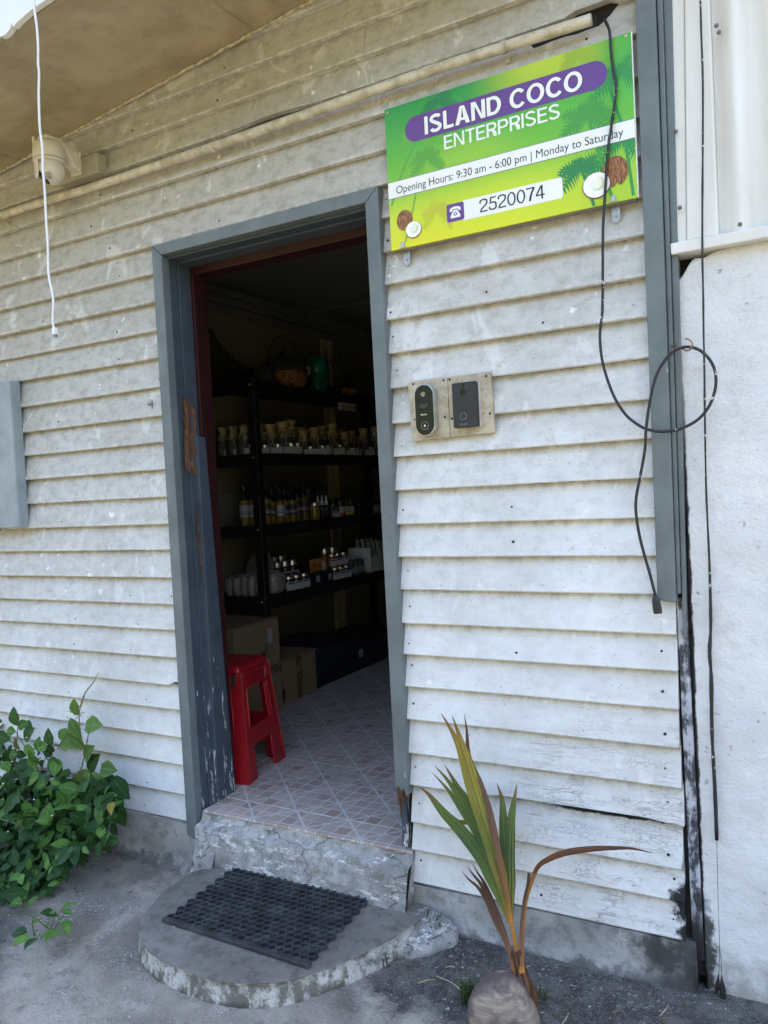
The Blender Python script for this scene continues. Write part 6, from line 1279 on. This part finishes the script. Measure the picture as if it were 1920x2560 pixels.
DS = thing('tube_display', 'dark display box full of small tubes with orange caps', 'display box', (-2.68, 1.78, zz)); part('box', MB().box((-2.74, 1.685, zz), (-2.63, 1.875, zz+.075)), M_NAVY, DS, bevel=.003); part('back_panel', MB().box((-2.746, 1.685, zz), (-2.7405, 1.875, zz+.15)), M_NAVY, DS)
for k in range(8):
    y = 1.70+.022*k; tb = part('tube', MB().lathe([(.007, .06), (.008, .12), (.006, .125)], (-2.665, y, zz), 8), M_LABW if k > 5 else M_AMB, DS); part('tube_cap', MB().lathe([(.0075, .125), (.0075, .15), (.005, .154)], (-2.665, y, zz), 8), plain('orange_cap', (.32, .14, .03), .4) if k == 0 else bpy.data.materials['orange_cap'], tb)
for a, b in ((1.70, 1.735), (1.83, 1.868)): part('price_card', MB().box((-2.6295, a, zz+.018), (-2.6285, b, zz+.055)), M_LABW, DS)
kk = 0
for r_, (z_, ys_) in enumerate(((zz, (1.935, 2.0, 2.07)), (zz+.083, (1.94, 2.005, 2.075)))):
    for y in ys_: jar(-2.65-.02*r_, y, z_, .082, .031, M_AMB if (kk % 2) else M_JAMD, (ordn(kk) if r_ == 0 else ordn(kk-3))+(' jar in the lower layer' if r_ == 0 else ' jar in the upper layer')+' of the stack right of the tube display', 'stacked jars beside the tube display'); kk += 1
for k in range(2): jar(-2.735, 1.96+.09*k, zz, .20, .036, M_AMB, ('nearer', 'farther')[k]+' tall jar with wide silver lid behind the jar stack', 'tall jars behind the stack', card=False)
WB = thing('white_carton', 'open white carton crammed with small cloth pouches at the far shelf end', 'carton', (-2.72, 2.50, zz)); MW = plain('white_card', (.56, .58, .58), .6)
part('front_flap', MB().box((-2.632, 2.36, zz), (-2.628, 2.66, zz+.10)), MW, WB); part('side_flap', MB().box((-2.80, 2.356, zz), (-2.628, 2.3598, zz+.165)), MW, WB); part('back_flap', MB().box((-2.80, 2.36, zz), (-2.796, 2.66, zz+.165)), MW, WB); part('carton_base', MB().box((-2.7955, 2.36, zz+.001), (-2.6325, 2.66, zz+.006)), MW, WB)
for k in range(12): x = -2.66-.045*(k % 3); y = 2.40+.06*(k//3); part('cloth_pouch', MB().lathe([(.02, .01), (.026, .06), (.024, .13), (.008, .165), (.014, .18+.012*(k % 3)), (.017, .195+.012*(k % 3))], (x, y, zz), 9), plain('grey_muslin', (.30, .29, .26), .9) if k == 0 else bpy.data.materials['grey_muslin'], WB, smooth=True)
# top shelf
zz = LEV[3]
def mat_weave(name, a, b):
    N = NB(name); p = N.pos(); x, y, z = N.sep(p); w1 = N.noise(N.mp(p, (40, 40, 130)), 1, 2); return N.fin(N.mix(N.ss(w1, .4, .6), a, b), .8, w1, .006)
M_WICK = mat_weave('orange_wicker', (.16, .06, .015), (.34, .16, .045)); M_WDK = mat_weave('dark_palm_weave', (.016, .014, .011), (.045, .038, .028)); M_TEAL = plain('teal_plastic', (.0, .16, .12), .3)
mb = MB()
def boat(a, b):
    t = a*2-1; th = pi*(.5+b); yy = 1.02+.0; L = .34
    prof = .105+.16*abs(t)**2.2; w_ = .155*(1-.75*abs(t)**2); return (-2.83+t*.0+w_*cos(th+0), 1.45+t*L+.0, zz+.004+prof*(1+.9*sin(th-pi/2-pi/2)*0)*(.5-.5*cos(2*pi*b*0)) if 0 else zz+.006+prof*abs(2*b-1)**.8+.02*abs(t))
mb.grid(boat, 26, 14); BS = thing('woven_tray', 'dark boat-shaped woven palm tray with upswept ends on the top shelf', 'tray', (-2.83, 1.45, zz)); part('tray_body', mb, M_WDK, BS, smooth=True)
part('tray_rim', MB().tube([boat(i/20, 0.0) for i in range(21)], .006, 6), M_WDK, BS); part('tray_rim', MB().tube([boat(i/20, 1.0) for i in range(21)], .006, 6), M_WDK, BS)
x, y = -2.73, 1.63
BK = thing('wicker_basket', 'orange-brown wicker basket with thin hoop handle and dark lining', 'basket', (x, y, zz)); part('basket_body', MB().lathe([(.09, 0), (.115, .01), (.135, .06), (.14, .105)], (x, y, zz), 22), M_WICK, BK, smooth=True); part('lining', MB().lathe([(.142, .10), (.13, .14), (.09, .185), (.03, .20)], (x, y, zz), 18, sy=1), M_WDK, BK, smooth=True)
part('handle', MB().tube([(x+.13*cos(pi*k/14)*.3, y+.115*cos(pi*k/14), zz+.12+.20*sin(pi*k/14)) for k in range(15)], .0035, 6), M_WDK, BK); part('price_tag', MB().box((x+.118, y+.055, zz+.085), (x+.1195, y+.10, zz+.135)), M_LABW, BK)
t = thing('teal_flask', 'upright teal plastic flask on the top shelf', 'flask', (-2.74, 2.0, zz)); part('flask_body', MB().lathe([(.055, 0), (.066, .01), (.070, .06), (.062, .12), (.058, .125)], (-2.74, 2.0, zz), 22), M_TEAL, t, smooth=True); part('flask_cap', MB().lathe([(.058, .1255), (.068, .14), (.070, .19), (.06, .225), (.03, .242), (.004, .245)], (-2.74, 2.0, zz), 22), M_TEAL, t, smooth=True)
t = thing('dried_spiky_plant', 'dark spiky dried plant in a low pot on the top shelf', 'dried plant', (-2.73, 2.26, zz)); part('pot', MB().lathe([(.06, 0), (.075, .02), (.08, .07)], (-2.73, 2.26, zz), 16), M_WDK, t, smooth=True)
for k, (dy, dz) in enumerate(((-.16, .25), (-.10, .29), (-.04, .22), (.0, .36), (.05, .30), (.09, .2), (-.13, .16), (.03, .26))): part('spike', MB().tube(crom([(-2.73, 2.26+dy*.15, zz+.05), (-2.72, 2.26+dy*.5, zz+.05+dz*.5), (-2.71, 2.26+dy*1.1, zz+dz)], 4), [.009-.008*i/8 for i in range(9)], 5), M_WDK, t, smooth=True)
t = thing('shallow_basket', 'shallow brown wicker bowl in front of the spiky plant', 'basket', (-2.66, 2.20, zz)); part('bowl', MB().lathe([(.04, 0), (.075, .02), (.09, .05), (.082, .05), (.06, .02)], (-2.66, 2.24, zz), 18, sx=.5), M_WICK, t, smooth=True)
t = thing('round_basket', 'dark round woven basket at the far end of the top shelf', 'basket', (-2.75, 2.53, zz)); part('basket_body', MB().lathe([(.08, 0), (.13, .03), (.15, .09), (.13, .15), (.07, .185), (.01, .195)], (-2.75, 2.53, zz), 22), M_WDK, t, smooth=True); part('basket_rim', MB().tube([(-2.75+.152*cos(2*pi*k/24), 2.53+.152*sin(2*pi*k/24), zz+.092) for k in range(25)], .006, 6), M_WDK, t)
for k in range(2): solo('cardboard_strip', MB().box((-2.598, 2.0, 1.925+.026*k), (-2.580, 2.19, 1.946+.026*k)), plain('pale_card', (.42, .37, .28), .8), ('lower', 'upper')[k]+' pale strip of card stuck on the top shelf edge', 'card strip', (-2.589, 2.095, 1.925+.026*k), 'card strips on the shelf edge')
# ------------------------------------------------------------------ boxes and crates on the floor
def mat_card():
    N = NB('brown_cardboard'); p = N.pos(); a = N.noise(p, 6, 4); g = N.noise(N.mp(p, (4, 90, 90)), 1, 2); return N.fin(N.mix(a, (.24, .155, .085), (.31, .21, .12)), .8, g, .0006)
M_CARD = mat_card(); M_TAPE = plain('brown_tape', (.17, .10, .045), .25); M_INK = plain('stencil_ink', (.03, .025, .02), .7)
X0 = -2.545
CB = thing('cardboard_box', 'large cardboard box with fragile symbols behind the red stool', 'box', (-2.76, 1.0, FZ)); part('carton', MB().box((-2.985, .815, FZ), (X0, 1.19, .755)), M_CARD, CB, bevel=.004)
part('tape', MB().box((X0+.0004, .816, .47), (X0+.001, 1.189, .515)), M_TAPE, CB); part('flap', MB().box((-2.985, .813, .7555), (X0-.002, 1.0, .760)), M_CARD, CB); part('flap', MB().box((-2.985, 1.002, .7555), (X0-.002, 1.192, .759)), M_CARD, CB)
part('shipping_label', MB().box((X0+.0004, 1.085, .635), (X0+.0014, 1.125, .712)), M_LABW, CB)
def frame(y0, y1, z0, z1, th=.003):
    mb = MB(); X = X0+.0012
    for a, b in (((y0, z0), (y1, z0+th)), ((y0, z1-th), (y1, z1)), ((y0, z0+th), (y0+th, z1-th)), ((y1-th, z0+th), (y1, z1-th))): mb.box((X, a[0], a[1]), (X+.0004, b[0], b[1]))
    return mb
for k, (z0, z1) in enumerate(((.535, .61), (.435, .505), (.335, .405))):
    y0, y1 = 1.015, 1.08; f = part('symbol_frame', frame(y0, y1, z0, z1), M_INK, CB); cy_ = (y0+y1)/2; X = X0+.0012
    if k == 0: mb = MB().prism([(X, cy_-.018, z1-.012), (X, cy_+.018, z1-.012), (X, cy_+.012, z0+.035), (X, cy_+.003, z0+.028), (X, cy_+.003, z0+.014), (X, cy_+.014, z0+.011), (X, cy_-.014, z0+.011), (X, cy_-.003, z0+.014), (X, cy_-.003, z0+.028), (X, cy_-.012, z0+.035)], (.0004, 0, 0))
    elif k == 1: mb = MB().prism([(X, cy_-.02, z0+.012), (X, cy_+.02, z0+.012), (X, cy_+.02, z0+.017), (X, cy_+.012, z0+.017), (X, cy_+.012, z0+.045), (X, cy_+.018, z0+.045), (X, cy_+.009, z1-.01), (X, cy_, z0+.045), (X, cy_+.006, z0+.045), (X, cy_+.006, z0+.017), (X, cy_-.02, z0+.017)], (.0004, 0, 0))
    else: mb = MB().prism([(X, cy_+.022*cos(pi*a_/10), z0+.035+.022*sin(pi*a_/10)) for a_ in range(11)]+[(X, cy_-.003, z0+.035), (X, cy_-.003, z0+.012), (X, cy_+.003, z0+.012), (X, cy_+.003, z0+.035)], (.0004, 0, 0))
    part('symbol', mb, M_INK, f)
for k in range(3): part('stencil_mark', MB().box((X0+.0012, 1.06+.012*k*.0, .622+.008*k), (X0+.0016, 1.085, .626+.008*k)), M_INK, CB)
CB2 = thing('cardboard_box', 'smaller taped cardboard box between the large box and the dark crate', 'box', (-2.78, 1.44, FZ)); part('carton', MB().box((-2.97, 1.285, FZ), (-2.60, 1.605, .497)), M_CARD, CB2, bevel=.005); part('tape', MB().box((-2.5996, 1.405, FZ+.002), (-2.599, 1.455, .496)), M_TAPE, CB2); part('flap', MB().hexa([(-2.97, 1.29, .4975), (-2.598, 1.29, .4975), (-2.575, 1.60, .502), (-2.97, 1.60, .4975), (-2.97, 1.29, .500), (-2.598, 1.29, .500), (-2.575, 1.60, .505), (-2.97, 1.60, .500)]), M_CARD, CB2)
def crate(y0, y1, h, label, lidded, tagp):
    t = thing('storage_crate', label, 'crate', (-2.79, (y0+y1)/2, FZ), 'dark storage crates on the floor'); part('tub', MB().hexa([(-2.96, y0+.012, FZ), (-2.615, y0+.012, FZ), (-2.615, y1-.012, FZ), (-2.96, y1-.012, FZ), (-2.98, y0, FZ+h), (-2.60, y0, FZ+h), (-2.60, y1, FZ+h), (-2.98, y1, FZ+h)]), M_NAVY, t, bevel=.012, seg=3)
    part('rim', MB().box((-2.985, y0-.004, FZ+h-.02), (-2.594, y1+.004, FZ+h+.002)), M_NAVY, t, bevel=.005)
    if lidded: part('lid', MB().hexa([(-2.985, y0-.004, FZ+h+.0025), (-2.592, y0-.004, FZ+h+.0025), (-2.592, y1+.004, FZ+h+.0025), (-2.985, y1+.004, FZ+h+.0025), (-2.95, y0+.03, FZ+h+.035), (-2.63, y0+.03, FZ+h+.035), (-2.63, y1-.03, FZ+h+.035), (-2.95, y1-.03, FZ+h+.035)]), M_NAVY, t, bevel=.008)
    for k in range(5): part('rib', MB().box((-2.6135, y0+.05+k*(y1-y0-.1)/4-.004, FZ+.02), (-2.604, y0+.05+k*(y1-y0-.1)/4+.004, FZ+h-.03)), M_NAVY, t)
    if tagp: part('paper_label', MB().box((-2.6035, tagp, FZ+.075), (-2.6025, tagp+.05, FZ+.135)), M_LABW, t)
crate(1.63, 1.985, .235, 'black lidded storage crate next to the small cardboard box', True, None); crate(1.995, 2.325, .195, 'dark blue storage crate with a square white label', False, 2.10); crate(2.335, 2.665, .195, 'dark blue storage crate farthest inside', False, 2.55)

# more stock filling the rack
for k, y in enumerate((1.99, 2.06, 2.13, 2.20)): jar(-2.76, y, LEV[1], .12, .03, M_JAMD, ordn(k)+' dark jar behind the labelled tubs, third shelf down', 'dark jars behind the tubs', lid=M_BLK)
for k, y in enumerate((1.955, 1.995)): jar(-2.65, y, LEV[1], .07, .019, M_JAMD, ('nearer', 'farther')[k]+' tiny jar between spray bottles and tubs', 'tiny jars on the third shelf', lid=M_BLK)
for k, y in enumerate((1.46, 1.53, 1.60)): jar(-2.81, y, LEV[0], .19, .033, M_AMB, ordn(k)+' amber jar at the very back of the bottom visible shelf', 'amber jars at the back', card=False)
for k, y in enumerate((2.16, 2.215, 2.27)):
    t = thing('tea_packet', ordn(k)+' small grey packet before the white carton', 'packet', (-2.66, y, LEV[0]), 'grey packets on the rack'); part('packet', MB().box((-2.70, y-.024, LEV[0]), (-2.645, y+.024, LEV[0]+.10)), plain('grey_packet', (.10, .11, .12), .4) if k == 0 else bpy.data.materials['grey_packet'], t, bevel=.006); part('label', MB().box((-2.6448, y-.018, LEV[0]+.02), (-2.6438, y+.018, LEV[0]+.055)), M_LABW, t)
for k, (x, y, r, h) in enumerate(((-2.90, 1.86, .07, .14), (-2.68, 1.36, .06, .10), (-2.88, 2.2, .08, .16))):
    t = thing('lidded_basket', ('small dark woven pot behind the teal flask', 'low dark woven bowl at the near corner of the top shelf', 'dark woven pot behind the spiky plant')[k], 'basket', (x, y, LEV[3])); part('basket_body', MB().lathe([(r*.7, 0), (r, h*.3), (r*.95, h*.75), (r*.6, h)], (x, y, LEV[3]), 16), M_WDK, t, smooth=True); part('basket_rim', MB().tube([(x+r*.62*cos(2*pi*i/16), y+r*.62*sin(2*pi*i/16), LEV[3]+h) for i in range(17)], .005, 6), M_WDK, t)
